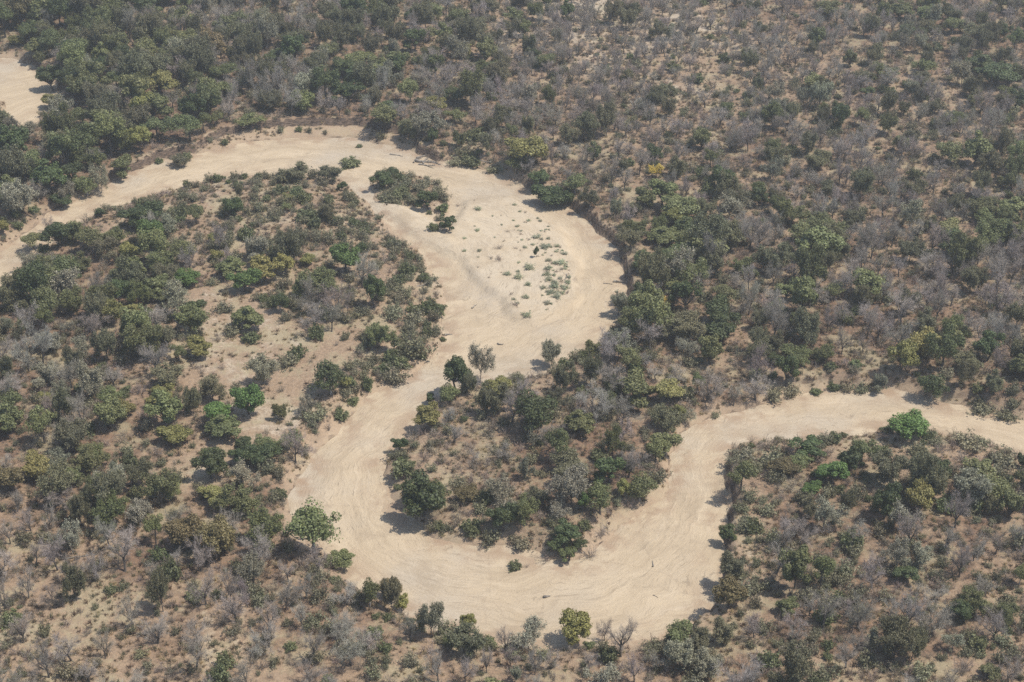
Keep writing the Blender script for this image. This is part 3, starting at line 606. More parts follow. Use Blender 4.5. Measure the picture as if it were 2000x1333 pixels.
# ---------------------------------------------------------------- single trees and bushes read off the photograph
# crop (x0, y0, scale): foot x, foot y, crown width, height, kind [, label]     (all in crop pixels)
# D dark dense  M mid green  Y yellow-green  E bright green  O olive loose  P pale grey-green  G umbrella dark  N brown-olive  L yellow flowers  B leafless  b leafless bush  s leafy bush  f full green bush
K7 = 700 / 1998
CROPS = {
'A': (0, 0, K7, [
 (905,560,160,150,'Y','yellow-green round tree between the two upper river reaches'), (570,410,100,90,'D'), (830,270,110,120,'Y','pale lime tree high in the upper left woodland'),
 (1130,190,110,120,'B'), (300,520,130,150,'D','dark green tree at the corner of the upper left sand'), (70,745,70,95,'P','upright pale tree against the upper left sand'), (160,790,140,110,'P'),
 (360,750,140,90,'P'), (590,790,200,170,'M'), (790,860,120,150,'Y'), (690,960,120,130,'M'), (500,830,160,90,'M'), (880,790,170,150,'G'), (1060,780,170,150,'G','broad umbrella tree above the far left river bank'),
 (1140,780,80,120,'M'), (1210,740,90,80,'M'), (560,1030,110,160,'P','whitish tree on the left bank of the long reach'), (370,1110,120,130,'P'), (480,1080,110,120,'M'), (250,930,110,130,'B'),
 (110,990,200,140,'M'), (50,1130,150,150,'M'), (340,1140,100,90,'D'), (1640,1015,160,115,'O','spreading tree alone at the island edge of the top bend'), (1825,1015,120,90,'O'),
 (1910,1072,50,55,'D','small dark round tree beside the sand tongue'), (1305,1220,100,115,'D','dark compact tree on the upper scrub flat'), (1335,1115,40,85,'O'), (1600,1135,80,55,'Y'), (1600,1185,60,50,'M'),
 (1095,1260,100,110,'M'), (560,1215,50,50,'D'), (800,1290,190,150,'D','big dark tree pair behind the lime tree'), (850,1390,150,160,'E','lime green tree left of the scrub flat'), (1255,805,36,36,'f'), (885,915,36,34,'f'),
 (1830,1225,100,100,'O'), (1720,1230,100,60,'f'), (1670,310,70,60,'P'), (285,1300,80,100,'B'), (20,1320,60,90,'Y'), (1170,650,110,140,'D'), (1380,480,120,95,'Y'), (1260,450,110,90,'M'), (960,610,90,110,'B'), (750,600,120,100,'B'),
 (1100,380,100,55,'M'), (1550,360,120,70,'D'), (1040,280,120,110,'M'), (200,320,110,100,'M'), (650,290,120,90,'D'), (430,560,130,110,'D'), (640,560,140,90,'P'), (700,170,80,80,'M'), (180,230,120,100,'D'), (100,260,80,60,'Y'),
 (1500,620,150,110,'O'), (1640,600,140,120,'B'), (1400,740,140,100,'M'), (1220,150,70,120,'B'), (1400,110,60,110,'B'), (1600,250,80,130,'O'), (1420,360,70,170,'O'), (1800,270,90,140,'O'), (1540,1300,0,0,'-'),
 (470,700,150,110,'G'), (300,620,110,90,'Y'), (1000,930,90,70,'O'), (1030,850,60,50,'f'), (40,400,0,0,'-')]),
'B': (650, 0, K7, [
 (460,300,110,130,'D','dark blue-green tree in the grey top woodland'), (535,240,80,85,'M'), (540,140,130,110,'M'), (150,400,170,110,'M'), (270,460,120,120,'M'), (160,500,150,120,'D','blue-green dome in the dark upper clump'), (90,600,190,130,'D'),
 (60,440,140,110,'D'), (430,590,110,140,'M'), (570,640,110,100,'Y','small yellow-green tree right of the dark upper clump'), (320,645,110,70,'D'), (695,570,140,80,'G'), (1125,355,60,80,'D','small dark tree in the grey slope'), (1200,400,100,90,'M'), (820,500,130,80,'M'), (930,490,130,150,'O'),
 (1095,600,110,140,'P'), (840,410,80,70,'M'), (760,400,90,60,'O'), (290,750,140,120,'M'), (420,770,110,120,'O'), (540,760,160,140,'P','pale olive tree above the outer cut bank'), (680,700,120,90,'M'), (560,850,60,80,'D'), (790,790,100,65,'f'),
 (1080,940,200,170,'Y','large two-toned tree right of the driftwood heap'), (1020,970,100,90,'M'), (1220,1120,180,120,'D','dark green tree shading the outer bank corner'), (1150,1050,100,80,'D'), (1350,1090,110,110,'M'), (1430,1180,90,110,'O'), (1300,1160,80,100,'D'),
 (1525,760,110,190,'O','tall olive tree standing above the grey thicket'), (1790,910,100,90,'D'), (1800,990,70,75,'L','small yellow-leaved tree in the grey scrub slope'), (1835,1170,150,160,'M'), (1910,1280,130,120,'Y'), (1960,1330,120,120,'D'),
 (1680,1340,150,110,'M'), (1250,90,80,90,'B'), (1000,150,110,100,'M'), (1140,120,80,100,'M'), (1415,230,70,100,'B'), (1560,210,80,90,'B'), (1845,190,70,110,'B'), (1915,290,90,110,'B'), (1850,60,80,80,'B'), (690,130,90,100,'O'), (800,220,130,110,'O'), (720,330,100,90,'Y'),
 (270,1065,110,100,'D','left dark tree on the small sand island'), (335,985,60,48,'D'), (530,1175,105,115,'D','dark round tree at the island front'), (650,1295,95,90,'D','lone dark round tree below the sand island'), (380,1110,90,50,'f'), (570,1290,60,50,'f'), (620,1180,60,50,'f'), (580,1080,80,60,'s'), (480,1060,90,60,'s'), (400,1040,90,60,'s'),
 (300,1110,110,50,'s'), (450,1130,80,50,'s'), (350,1130,80,50,'s'), (620,1110,60,50,'s'), (420,990,70,45,'s'), (520,1030,80,50,'s'), (700,920,100,45,'s'), (770,930,120,60,'f'), (900,960,90,45,'s'), (150,824,30,16,'f'), (105,935,90,30,'f'), (805,1292,32,26,'f','small dark bush alone on the pale sandbar'),
 (700,1150,40,22,'b'), (810,1170,40,35,'s'), (540,1195,26,24,'f'), (1370,470,60,120,'B'), (1300,630,60,150,'B'), (1200,600,70,120,'M'), (1350,570,60,110,'B'), (1690,620,100,90,'B'), (960,640,200,140,'B'), (740,690,0,0,'-'), (1500,560,120,130,'B'), (1000,800,70,110,'M'), (700,850,90,90,'M'), (860,850,80,110,'O')]),
'C': (1300, 0, K7, [
 (340,655,70,80,'M','isolated small green tree casting its shadow on tan soil'), (600,730,120,150,'M'), (690,700,80,130,'O'), (310,1075,140,140,'D','dark olive tree alone on the grey slope'), (355,1225,170,150,'P','smooth blue-grey domed tree'), (520,1160,90,115,'D','dark tree with a clear trunk on the slope'),
 (590,1150,70,100,'O'), (1300,870,100,110,'M'), (900,1100,90,90,'O'), (1580,930,140,130,'M'), (1720,940,130,200,'M'), (880,690,70,120,'M'), (950,660,80,90,'M'), (1345,235,90,90,'D','dark tree in the upper right woodland'), (1830,500,200,140,'D'), (1760,430,160,120,'D'), (1900,560,80,70,'M'),
 (1720,600,100,90,'M'), (1960,620,100,120,'D','dark tree clump at the upper right edge'), (1390,1120,100,120,'O'), (1920,1070,110,110,'M'), (870,1340,200,130,'M'), (280,1315,90,100,'D'), (1580,1330,150,90,'M'), (830,530,120,110,'M'), (615,570,120,110,'P'), (1120,550,80,60,'D'), (1100,480,100,90,'O'), (1250,470,120,90,'M'),
 (1240,760,100,110,'M'), (1500,640,110,90,'O'), (1600,720,130,90,'M'), (60,280,80,140,'B'), (165,290,70,110,'B'), (220,300,90,100,'B'), (335,300,80,100,'B'), (170,190,100,100,'B'), (500,230,70,130,'B'), (600,250,100,120,'B'), (840,290,80,130,'M'), (1200,270,110,100,'B'), (1000,320,70,80,'B'), (1210,140,80,120,'M'), (900,110,130,100,'M'),
 (1300,120,120,110,'M'), (1450,150,130,110,'M'), (1600,200,100,90,'M'), (1740,230,130,100,'O'), (1880,230,80,90,'D'), (1600,80,100,80,'B'), (1900,120,90,90,'B'), (1430,440,120,110,'M'), (940,860,80,110,'B'), (980,870,70,100,'B'), (220,600,120,130,'B'), (450,570,90,110,'B'), (240,880,130,110,'B'), (60,990,110,120,'O'), (520,890,100,90,'B'), (850,950,120,110,'O'), (1810,990,120,150,'O'),
 (1760,1230,170,110,'M'), (1930,1230,150,130,'M'), (210,1230,90,120,'O'), (80,1240,190,140,'M'), (400,1330,180,130,'B'), (1040,1280,120,120,'O'), (640,470,90,70,'B'), (40,410,70,60,'M'), (730,1110,90,90,'B'), (1470,1290,80,90,'O'), (1880,620,90,100,'O'), (570,1220,60,50,'b')]),
'D': (0, 433, K7, [
 (1370,405,145,135,'E','bright green dome tree at the clearing top'), (1925,295,150,170,'E','large rich green tree at the clearing corner'), (1985,240,60,70,'D'), (1045,255,140,150,'M'), (1045,370,130,100,'E'), (900,310,160,150,'M'), (1440,215,150,140,'P','grey-green round tree above the yellow-green pair'),
 (1480,335,150,140,'Y','yellow-green tree on the upper edge of the clearing'), (1585,315,120,130,'Y'), (1715,250,75,65,'Y'), (1290,310,140,115,'M'), (1215,230,80,70,'Y'), (1190,125,60,60,'Y'), (1565,515,90,105,'D','small dark tree with its shadow on the clearing'),
 (1390,620,150,150,'M','round mid-green tree in the middle of the clearing'), (1685,440,90,110,'M'), (1800,440,190,170,'M'), (1260,500,90,60,'s'), (1470,475,44,36,'s'), (1080,555,140,110,'D'), (1060,640,170,160,'M','olive green double dome left of the clearing'), (640,415,95,120,'P','pale blue-green round tree in the left woodland'), (640,320,60,50,'M'),
 (1120,765,135,125,'Y','pale yellowish bushy tree at the clearing edge'), (790,805,190,215,'M','large bright olive tree left of the clearing'), (930,730,140,160,'O'), (1840,980,180,180,'D','dark rounded tree right of the clearing'), (1930,940,70,70,'Y'), (1390,1095,155,180,'E','brightest green tree on the sandy clearing'), (1215,1150,150,140,'E','green tree beside the brightest one'),
 (1245,1215,170,140,'M'), (1190,990,150,150,'O'), (1080,1080,80,160,'O'), (920,1160,190,210,'M','tall two-toned tree left of the bright green trees'), (910,1040,150,120,'Y'), (1000,790,90,110,'M'), (930,920,160,130,'O'), (1470,910,140,160,'P','pale feathery tree in the middle of the sandy clearing'), (1450,800,110,70,'s'), (1600,800,120,70,'s'), (1560,1115,90,100,'M'), (1720,1070,100,100,'P'),
 (1760,1110,120,80,'s'), (1490,1185,60,50,'b'), (1565,950,60,50,'b'), (1230,820,60,45,'b'), (1090,820,80,50,'b'), (1655,640,50,35,'b'), (1730,785,44,32,'b'), (870,600,180,140,'B','broad grey leafless tree left of the clearing'), (1745,610,170,160,'B','whitish leafless tree on the clearing'), (1850,615,130,160,'B','dark-limbed leafless tree on the clearing'), (410,530,130,160,'M'), (250,530,120,110,'M'),
 (540,590,130,190,'O'), (630,585,120,150,'Y'), (50,625,90,100,'P'), (740,540,90,80,'Y'), (190,170,130,110,'M','tree with white limbs at the left river end'), (330,160,140,150,'D'), (430,130,130,140,'M'), (520,180,140,140,'M'), (600,210,140,130,'O'), (640,150,140,110,'M'), (720,230,110,110,'Y'), (300,300,130,100,'M'), (160,270,120,110,'P'), (460,290,110,110,'M'), (700,290,80,90,'M'),
 (250,1255,160,220,'M','tall green tree in the lower left wood'), (260,1050,80,100,'Y'), (50,890,90,150,'O'), (60,1200,140,190,'M'), (510,985,170,200,'P'), (620,1165,150,180,'M'), (380,1130,100,200,'O'), (980,1250,150,110,'Y'), (690,1110,110,110,'Y'), (1180,1350,110,80,'D'), (1380,1330,140,115,'D'), (1480,1300,120,100,'M'), (1580,1290,130,90,'M'), (520,1350,130,110,'M'),
 (460,760,110,130,'P'), (600,780,130,170,'O'), (270,720,160,110,'P'), (110,760,130,130,'B'), (280,900,160,120,'P'), (880,440,140,130,'M'), (930,470,110,80,'M'), (380,640,90,90,'P'), (780,960,110,100,'b'), (490,1030,80,60,'s'), (640,920,120,120,'B'), (70,960,140,110,'B'), (350,1000,120,110,'P'), (90,500,160,170,'O'), (130,420,150,150,'O'), (60,350,0,0,'-'), (540,400,110,130,'B'),
 (840,1060,0,0,'-'), (1280,1020,70,70,'b'), (1180,520,50,30,'b'), (1550,220,110,90,'f'), (1320,200,70,60,'s')]),
'E': (650, 433, K7, [
 (165,195,60,75,'D'), (235,495,125,190,'D','dark upright tree pair above the river sand'), (430,215,55,50,'f'), (545,475,50,46,'f'), (600,500,64,40,'f'), (265,720,160,160,'M','round olive-green tree left of the river sand'), (440,750,170,150,'s'), (290,840,85,55,'f'), (345,890,130,115,'s'), (500,765,44,40,'f'), (615,670,32,30,'f'),
 (245,255,80,50,'s'), (300,140,60,36,'s'), (360,350,70,60,'f'), (550,330,60,36,'s'), (430,330,50,50,'s'), (460,560,110,90,'s'), (330,540,100,100,'s'), (1135,203,28,62,'D','tiny dark tree alone on the sandbar'), (690,965,150,200,'D','blue-green tree beside the tall pale one'), (765,970,80,120,'O'), (822,890,135,215,'P','tall pale tree with forking trunk against the sand'), (1222,808,110,135,'P','slender pale tree against the river sand'),
 (640,1020,110,100,'M'), (545,1030,60,70,'D'), (535,1150,150,125,'Y','rounded yellow-green tree on the peninsula bank'), (375,1285,80,80,'D'), (1110,1200,225,225,'D','largest dark tree in the middle of the peninsula'), (900,1075,170,190,'O'), (930,990,140,110,'Y'), (1590,525,95,135,'P','pale tree leaning over the right sand edge'), (1590,775,150,185,'P','grey-green tree at the right river bend'),
 (1445,760,110,90,'M'), (1440,925,100,180,'O'), (1295,955,110,190,'O'), (1150,870,90,60,'b'), (1070,890,90,60,'b'), (1240,1030,100,110,'O'), (1370,1190,150,140,'M'), (1820,505,115,90,'L','yellow-flowered tree in the right woodland'), (1560,1310,110,170,'M'), (1680,1040,200,190,'M'), (1540,1060,90,110,'M'), (1740,1000,90,90,'D'), (1850,1020,160,140,'Y'), (1850,1180,150,150,'O'),
 (1850,1320,160,140,'M'), (1930,1110,80,90,'Y'), (1900,290,200,140,'D'), (1730,290,110,120,'D'), (1840,140,160,110,'M'), (1660,150,120,110,'O'), (1880,640,200,140,'O'), (1100,240,0,0,'-'), (1090,260,60,48,'s'), (1035,310,56,40,'s'), (1090,360,40,34,'f'), (970,300,44,34,'f'), (1080,430,40,30,'f'), (1075,530,60,38,'f'), (1265,240,70,36,'f'), (1200,270,44,36,'f'), (1298,268,26,20,'f'), (930,215,60,36,'b'), (880,205,40,24,'b'),
 (1140,90,50,36,'s'), (1180,150,60,40,'f'), (1250,140,30,30,'s'), (1205,330,50,44,'f'), (1240,370,60,50,'f'), (1210,400,50,36,'f'), (1250,430,60,40,'f'), (1300,380,50,40,'f'), (1200,300,40,36,'f'), (1020,150,30,18,'b'), (820,165,26,26,'s'), (1290,180,40,24,'s'), (920,150,60,22,'b'), (1010,440,30,20,'f'), (1020,470,60,18,'b'), (200,940,60,100,'f'), (120,1020,60,50,'f'), (120,950,60,60,'s'), (90,880,0,0,'-'),
 (560,1200,90,60,'b'), (450,1220,100,80,'b'), (640,1130,110,110,'B'), (680,1230,110,110,'B'), (950,1310,170,120,'b'), (760,1290,90,70,'b'), (1110,1250,70,90,'P'), (860,1200,110,70,'b'), (750,1060,100,60,'b'), (1260,1250,0,0,'-'), (1740,820,80,90,'B'), (1800,880,100,80,'B'), (1950,730,110,90,'B')]),
'F': (1300, 433, K7, [
 (310,680,200,160,'D','big dark rounded tree on the right wood edge'), (340,490,160,140,'M'), (430,310,140,110,'M'), (60,330,140,170,'M'), (200,330,100,100,'M'), (670,450,110,100,'M','green tree on red soil right of the bend'), (530,600,100,120,'O'), (740,615,100,110,'M'), (620,540,90,110,'M'), (740,800,150,100,'M'), (670,915,110,180,'D','dark blue-green tree behind the upper right sand reach'), (600,800,80,60,'D'),
 (1200,890,90,100,'P','pale grey-green tree above the right sand reach'), (1310,860,150,190,'Y','fresh green tree above the right sand reach'), (1480,1000,140,150,'D','dark grey-green tree leaning over the right bank'), (1090,945,90,50,'s'), (1010,930,70,60,'s'), (950,898,60,50,'f'), (840,920,50,30,'f'), (860,240,220,190,'M','broad olive crown in the right woodland'), (760,130,150,120,'M'), (1740,250,120,150,'M'),
 (1590,190,140,140,'D'), (1700,400,130,150,'O'), (1590,730,110,150,'M'), (1440,780,170,170,'Y'), (1960,880,100,140,'M'), (1350,1225,190,150,'E','big fresh green tree on the sand below the right reach'), (1215,1215,100,60,'b'), (1410,1290,100,80,'s'), (1510,1235,80,36,'s'), (1680,1250,150,60,'s'), (1360,220,150,130,'O'), (1900,130,130,120,'D'), (1780,30,120,100,'M'), (990,210,90,100,'O'), (910,290,90,130,'O'),
 (1300,310,100,120,'B'), (1100,480,110,140,'O'), (930,390,110,120,'B'), (1030,390,120,140,'B'), (1200,460,90,140,'B'), (900,620,90,170,'B'), (980,600,100,150,'B'), (980,740,90,170,'B'), (1100,730,90,120,'B'), (1250,630,90,130,'B'), (1340,520,110,150,'O'), (1460,500,110,130,'B'), (700,330,110,110,'B'), (600,360,130,150,'B'), (880,800,110,100,'M'), (520,740,110,160,'O'), (600,730,100,130,'O'), (1660,920,100,160,'O'), (1840,840,120,170,'B'),
 (1750,650,110,120,'B'), (1950,600,110,150,'O'), (120,660,170,150,'O'), (110,740,120,90,'P'), (400,820,110,130,'b'), (600,980,100,80,'s'), (700,960,90,80,'s'), (500,990,150,160,'B'), (380,1010,110,120,'B'), (250,870,110,110,'b'), (180,960,80,120,'M'), (110,1120,90,90,'P'), (1000,810,50,60,'B'), (1330,860,0,0,'-'), (1540,720,80,110,'O'), (1820,960,100,130,'O'), (1680,840,120,110,'O'), (280,1090,50,40,'s'), (1900,1100,110,60,'s'), (1780,1060,110,60,'s')]),
'G': (0, 866, K7, [
 (1180,215,160,170,'D','dark round tree at the foot of the clearing'), (1360,125,120,110,'D'), (1490,135,150,120,'D'), (1360,250,140,160,'P','silvery half-bare tree near the lower left bank'), (900,380,190,230,'M','large grey-green crown in the lower left thicket'), (500,170,170,150,'M','rich green tree in the lower left thicket'), (220,210,160,140,'Y'), (640,280,170,160,'P'), (790,240,130,150,'O'), (640,480,190,180,'M'), (780,470,150,160,'P'), (870,570,110,170,'M'),
 (1050,600,190,190,'N','brownish olive tree in the lower left thicket'), (1180,350,140,110,'Y'), (1330,410,200,170,'M'), (1220,650,180,220,'N'), (1500,600,200,200,'M'), (1750,640,250,290,'M','big tree leaning over the lower left sand edge'), (1440,700,180,220,'B','large leafless tree with spreading limbs below the thicket'), (455,455,120,190,'O'), (700,715,230,240,'B','wide dark leafless tree on the lower left flat'), (410,610,160,170,'P','sparse pale-limbed tree left of the wide leafless one'),
 (160,865,120,190,'B'), (30,960,90,240,'B'), (430,880,110,220,'O','upright olive tree on the pale lower left soil'), (1150,900,160,220,'B','vase-shaped leafless tree on the pale lower left soil'), (1285,890,100,200,'B'), (1380,915,110,180,'B'), (1505,1055,130,190,'B','crooked leafless tree near the lower left bank'), (1610,770,100,120,'B'), (860,775,70,130,'B'), (910,940,120,220,'O'), (590,1200,110,170,'B'), (130,1110,150,170,'B'), (400,1210,190,180,'B'), (880,1115,200,150,'B'),
 (1100,1100,150,140,'B'), (1250,1260,90,100,'f'), (1920,1110,150,170,'B'), (500,1330,130,120,'B'), (170,490,120,140,'B'), (280,480,100,150,'B'), (60,560,110,160,'B'), (200,680,120,140,'B'), (340,620,110,150,'B'), (1900,700,130,100,'M'), (1780,710,130,150,'B'), (1690,1040,120,150,'B'), (790,1190,70,60,'s'), (580,540,50,40,'s'), (330,240,0,0,'-'), (340,130,120,100,'P'), (400,260,120,130,'M'), (540,290,120,120,'M'), (60,280,160,150,'N'),
 (100,380,130,130,'B'), (960,320,110,110,'M'), (1060,90,0,0,'-'), (1080,560,80,70,'N'), (1000,700,120,110,'B'), (1210,860,60,50,'f'), (1080,880,90,40,'f'), (1300,1060,80,60,'s'), (1860,900,90,70,'s'), (1620,1150,60,50,'f'), (1700,1130,60,50,'b'), (1400,1230,90,120,'b'), (950,1260,80,70,'b'), (1650,1240,80,50,'b'), (1490,960,0,0,'-'), (1550,760,90,60,'b'), (230,1000,50,50,'b')]),
'H': (650, 866, K7, [
 (400,175,110,85,'f'), (500,430,240,245,'D','broad dark tree at the left tip of the peninsula'), (600,380,130,160,'M'), (870,545,110,110,'s'), (950,500,140,160,'D'), (1070,490,150,180,'M'), (750,330,120,90,'N'), (930,340,180,160,'P'), (1070,200,80,120,'P','light feathery tree rising from the peninsula wood'), (1330,370,190,220,'P','whitish flowering tree on the peninsula front'), (1390,385,95,120,'E','emerald low tree under the whitish one'), (1490,415,170,190,'M'), (1540,240,150,160,'D','dark bluish tree on the peninsula right side'),
 (1620,320,90,110,'Y','lime green small tree near the peninsula right tip'), (1710,330,150,150,'M'), (1810,210,100,90,'s'), (1650,190,170,180,'B'), (1800,120,130,150,'M'), (1310,190,190,140,'O'), (1250,430,110,110,'P'), (1300,560,140,110,'D','dark glossy tree at the peninsula foot'), (1320,665,110,90,'M'), (1250,600,90,80,'D'), (1370,600,80,70,'D'), (1200,645,120,80,'b'), (1430,630,110,90,'b'), (1020,705,58,52,'f','lone round bush on the lower bend sand'), (1075,690,40,26,'b'), (1040,555,100,70,'s'),
 (590,480,60,45,'f'), (640,480,60,50,'s'), (330,950,110,190,'O','slim tree standing at the lower river edge'), (325,870,130,110,'N'), (390,940,80,95,'Y','small lime tree at the lower river edge'), (210,925,90,155,'M'), (550,1085,120,190,'P','pale upright tree at the river bottom edge'), (490,1065,60,100,'M'), (760,1060,80,110,'Y','small fresh green tree at the bottom bank'), (730,1170,190,150,'O'), (1095,1150,190,180,'P','rounded pale olive tree on the bottom bank'), (960,1170,110,150,'B'), (1350,1130,180,190,'Y','rounded olive-yellow tree on the bottom bank'),
 (1605,1190,180,230,'B','large leafless tree on the bottom bank'), (1515,1100,90,140,'B'), (1930,1150,160,145,'M','dark green domed tree on the lower right bank'), (585,1335,130,190,'B'), (990,1240,100,130,'B'), (60,1090,150,150,'B'), (430,1100,110,140,'B'), (600,1115,50,50,'s'), (1125,1290,90,160,'B'), (1015,1333,60,90,'P'), (80,900,150,130,'B'), (240,1080,80,60,'f'), (230,1220,70,60,'s'), (300,1160,60,50,'f'), (860,1280,90,150,'B'), (740,1330,110,150,'B'), (1220,1260,110,120,'B'), (1680,1330,150,180,'B'), (1420,1260,130,120,'B'),
 (1800,1260,130,120,'B'), (600,110,80,60,'b'), (700,150,90,50,'b'), (850,200,70,80,'b'), (780,110,80,70,'B'), (1000,110,0,0,'-'), (700,90,60,50,'b'), (950,90,120,100,'B'), (1400,480,60,60,'f'), (1500,500,110,60,'b'), (1580,340,60,50,'s'), (1540,390,90,60,'b')]),
'I': (1300, 866, K7, [
 (420,275,150,185,'M','green tree casting a long shadow on the sand'), (1025,185,120,170,'D','dark tree between the fresh green ones'), (925,250,150,145,'E','bright green tree in the lower right wood'), (790,85,180,80,'D','low blue-green bush row at the sand edge'), (1510,260,150,170,'D','dark green round tree in the right wood'), (1740,240,170,150,'M'), (1985,140,60,75,'D'), (1220,210,190,170,'O','pale olive tree at the edge of the sand'), (1820,340,180,150,'M'), (1410,390,160,170,'Y'), (1215,440,140,200,'D'),
 (1300,490,160,175,'P','silvery leafless-looking round tree in the right wood'), (880,490,170,200,'P','grey tree with dark leaning trunk'), (810,295,100,75,'E'), (795,420,90,120,'O'), (1615,470,150,220,'B'), (720,830,170,250,'M','large grey-green tree in the lower right scrub'), (860,825,120,190,'M'), (345,550,90,110,'D','dark bush tree overhanging the right sand edge'), (360,750,170,140,'O','open-limbed tree leaning out over the sand'), (350,930,150,170,'N'), (1410,710,150,150,'P','pale grey tree in the lower right scrub'), (1335,790,120,100,'D'),
 (1700,970,160,160,'M'), (1640,1000,110,110,'D'), (310,1105,150,130,'O'), (220,1300,170,150,'P'), (900,1145,60,60,'f'), (1040,1175,130,170,'B','leafless tree with forked trunk near the bottom right'), (1150,1140,110,110,'P'), (1100,575,160,150,'B'), (1715,655,130,160,'B'), (1790,1330,120,90,'M'), (770,540,200,140,'B'), (650,520,130,130,'B'), (1010,400,80,140,'O'), (910,520,60,80,'B'), (1910,430,120,160,'M'), (1810,400,70,110,'O'), (1400,130,110,110,'O'), (650,200,140,110,'N'), (720,230,120,90,'b'), (560,190,110,80,'b'),
 (740,170,150,100,'M'), (600,110,130,90,'s'), (420,80,120,80,'s'), (380,110,80,60,'s'), (900,80,90,80,'b'), (1330,230,110,90,'b'), (700,260,110,80,'b'), (1650,100,110,80,'b'), (1880,110,150,70,'s'), (480,500,90,80,'f'), (550,390,100,80,'s'), (450,450,80,60,'s'), (1180,700,120,110,'B'), (1740,1150,90,90,'f'), (1600,1160,110,110,'P'), (1500,870,150,90,'B'), (1000,960,150,100,'B'), (800,960,100,110,'B'), (680,960,110,90,'M'), (500,1000,120,90,'b'), (1250,960,120,100,'B'), (720,1200,150,90,'b'), (900,1310,120,90,'s'),
 (1430,1310,120,90,'s'), (590,1290,120,90,'b'), (1640,1270,120,110,'b'), (1900,1000,130,110,'M'), (1970,800,80,120,'M'), (420,1240,100,90,'b'), (530,1210,100,90,'b')])}

TINTS = {'D': (0.088,0.112,0.042), 'M': (0.178,0.188,0.076), 'Y': (0.255,0.238,0.080), 'E': (0.118,0.180,0.050), 'O': (0.205,0.195,0.11), 'P': (0.34,0.325,0.225),
         'G': (0.130,0.150,0.060), 'N': (0.19,0.15,0.07), 'L': (0.62,0.48,0.12), 'B': (0.315,0.275,0.235), 'b': (0.295,0.238,0.188), 's': (0.23,0.215,0.130), 'f': (0.165,0.18,0.082)}
PROTOS = {'D': DENSE, 'M': DENSE[4:] + UMBRELLA + LOOSE[:4], 'Y': DENSE[:5], 'E': DENSE[:5], 'G': UMBRELLA, 'N': DENSE[:5], 'L': LOOSE, 'O': LOOSE, 'P': SPARSE + LOOSE[:2], 'B': BARET, 'b': SHRUB_BARE, 's': SHRUB_LEAFY, 'f': SHRUB_FULL}
rng = np.random.default_rng(7)
def jitter(t, r, amt=0.22):
    k = 1 + amt * (r.random() * 2 - 1); h = 1 + amt * 0.22 * (r.random(3) * 2 - 1)
    return tuple(float(max(0.01, t[i] * k * h[i])) for i in range(3))

PL = []      # every plant: dict(x, y, kind, w, h, var, rz, tint, label)
for key, (cx, cy, k, rows) in CROPS.items():
    for r in rows:
        if r[2] == 0: continue
        px, py = cx + r[0] * k, cy + r[1] * k; low = r[4] in 'DMYENf'
        if low: py -= 0.11 * r[2] * k
        z = 1.5
        for _ in range(3):
            x, y = at(px, py, z); z = float(surf_z(np.array([x]), np.array([y]))[0])
        q = px_per_m(y, z); w = r[2] * k / q; th = math.atan2(CAM_H - z, y)
        tall = r[3] * k / q
        h = max((tall - (0.34 if low else 0.25) * w * math.sin(th)) / math.cos(th), 0.55 * w) if r[4] not in 'bsf' else max(tall * 0.75, 0.4 * w)
        PL.append(dict(x=float(x), y=float(y), kind=r[4], w=w * (1.06 if r[4] not in 'bsf' else 1.12), h=h, label=r[5] if len(r) > 5 else None, mark=True))
N_MARK = len(PL)

CLEARING = [(345,585),(415,560),(440,585),(520,600),(600,640),(690,640),(705,700),(650,760),(600,790),(600,850),(500,885),(420,960),(360,930),(345,885),(450,850),(400,800),(370,740),(410,690),(375,640)]
def in_clearing(px, py):
    c = np.zeros(px.shape, bool)
    for (ax_, ay_), (bx_, by_) in zip(CLEARING, CLEARING[1:] + CLEARING[:1]):
        if ay_ != by_: c ^= ((ay_ > py) != (by_ > py)) & (px < (bx_ - ax_) * (py - ay_) / (by_ - ay_) + ax_)
    return c
# ---------------------------------------------------------------- the rest of the bush, scattered by the cover maps
def scatter(cell, seed, x0=-215, x1=215, y0=158, y1=560):
    r = np.random.default_rng(seed); xs = np.arange(x0, x1, cell); ys = np.arange(y0, y1, cell)
    X, Y = np.meshgrid(xs, ys); X = (X + r.random(X.shape) * cell).ravel(); Y = (Y + r.random(Y.shape) * cell).ravel()
    px, py = to_px(X, Y, 2.0); m = (px > -250) & (px < 2250) & (py > -110) & (py < 1500)
    X, Y = X[m], Y[m]
    s = shore(X, Y)[0]
    return X, Y, px[m], py[m], s, r
MX = np.array([p['x'] for p in PL]); MY = np.array([p['y'] for p in PL]); MR = np.array([p['w'] for p in PL]) / 2
def clear_of_marks(X, Y, pad, f=0.8):
    ok = np.ones(X.shape, bool)
    for a, b, r in zip(MX, MY, MR): ok &= (X - a) ** 2 + (Y - b) ** 2 > (r * f + pad) ** 2
    return ok
X, Y, px, py, s, r = scatter(4.9, 100)
patch = fbm(X / 16, Y / 16, 200, 3) - 0.5
pl = look(LEAFY, px, py) / 9; pb = look(BARE, px, py) / 9
clr = ~in_clearing(px, py); pl *= clr; pb *= clr; scrubby = (px > 400) & (px < 870) & (py > 340) & (py < 720); pl *= np.where(scrubby, 0.35, 1) * np.where((px > 1380) & (py > 1040), 0.45, 1); pb *= np.where(scrubby, 0.5, 1)
open_ = 1 - 0.85 * ss((look(PALE, px, py) - 5.6) / 1.2) * ((px < 900) & (py > 330) & (py < 900)); pl *= open_; pb *= open_
shn = shore(X, Y); pl *= ~((shn[1] > 2) & (shn[0] < 6.2)); pb *= ~((shn[1] > 2) & (shn[0] < 6.2))
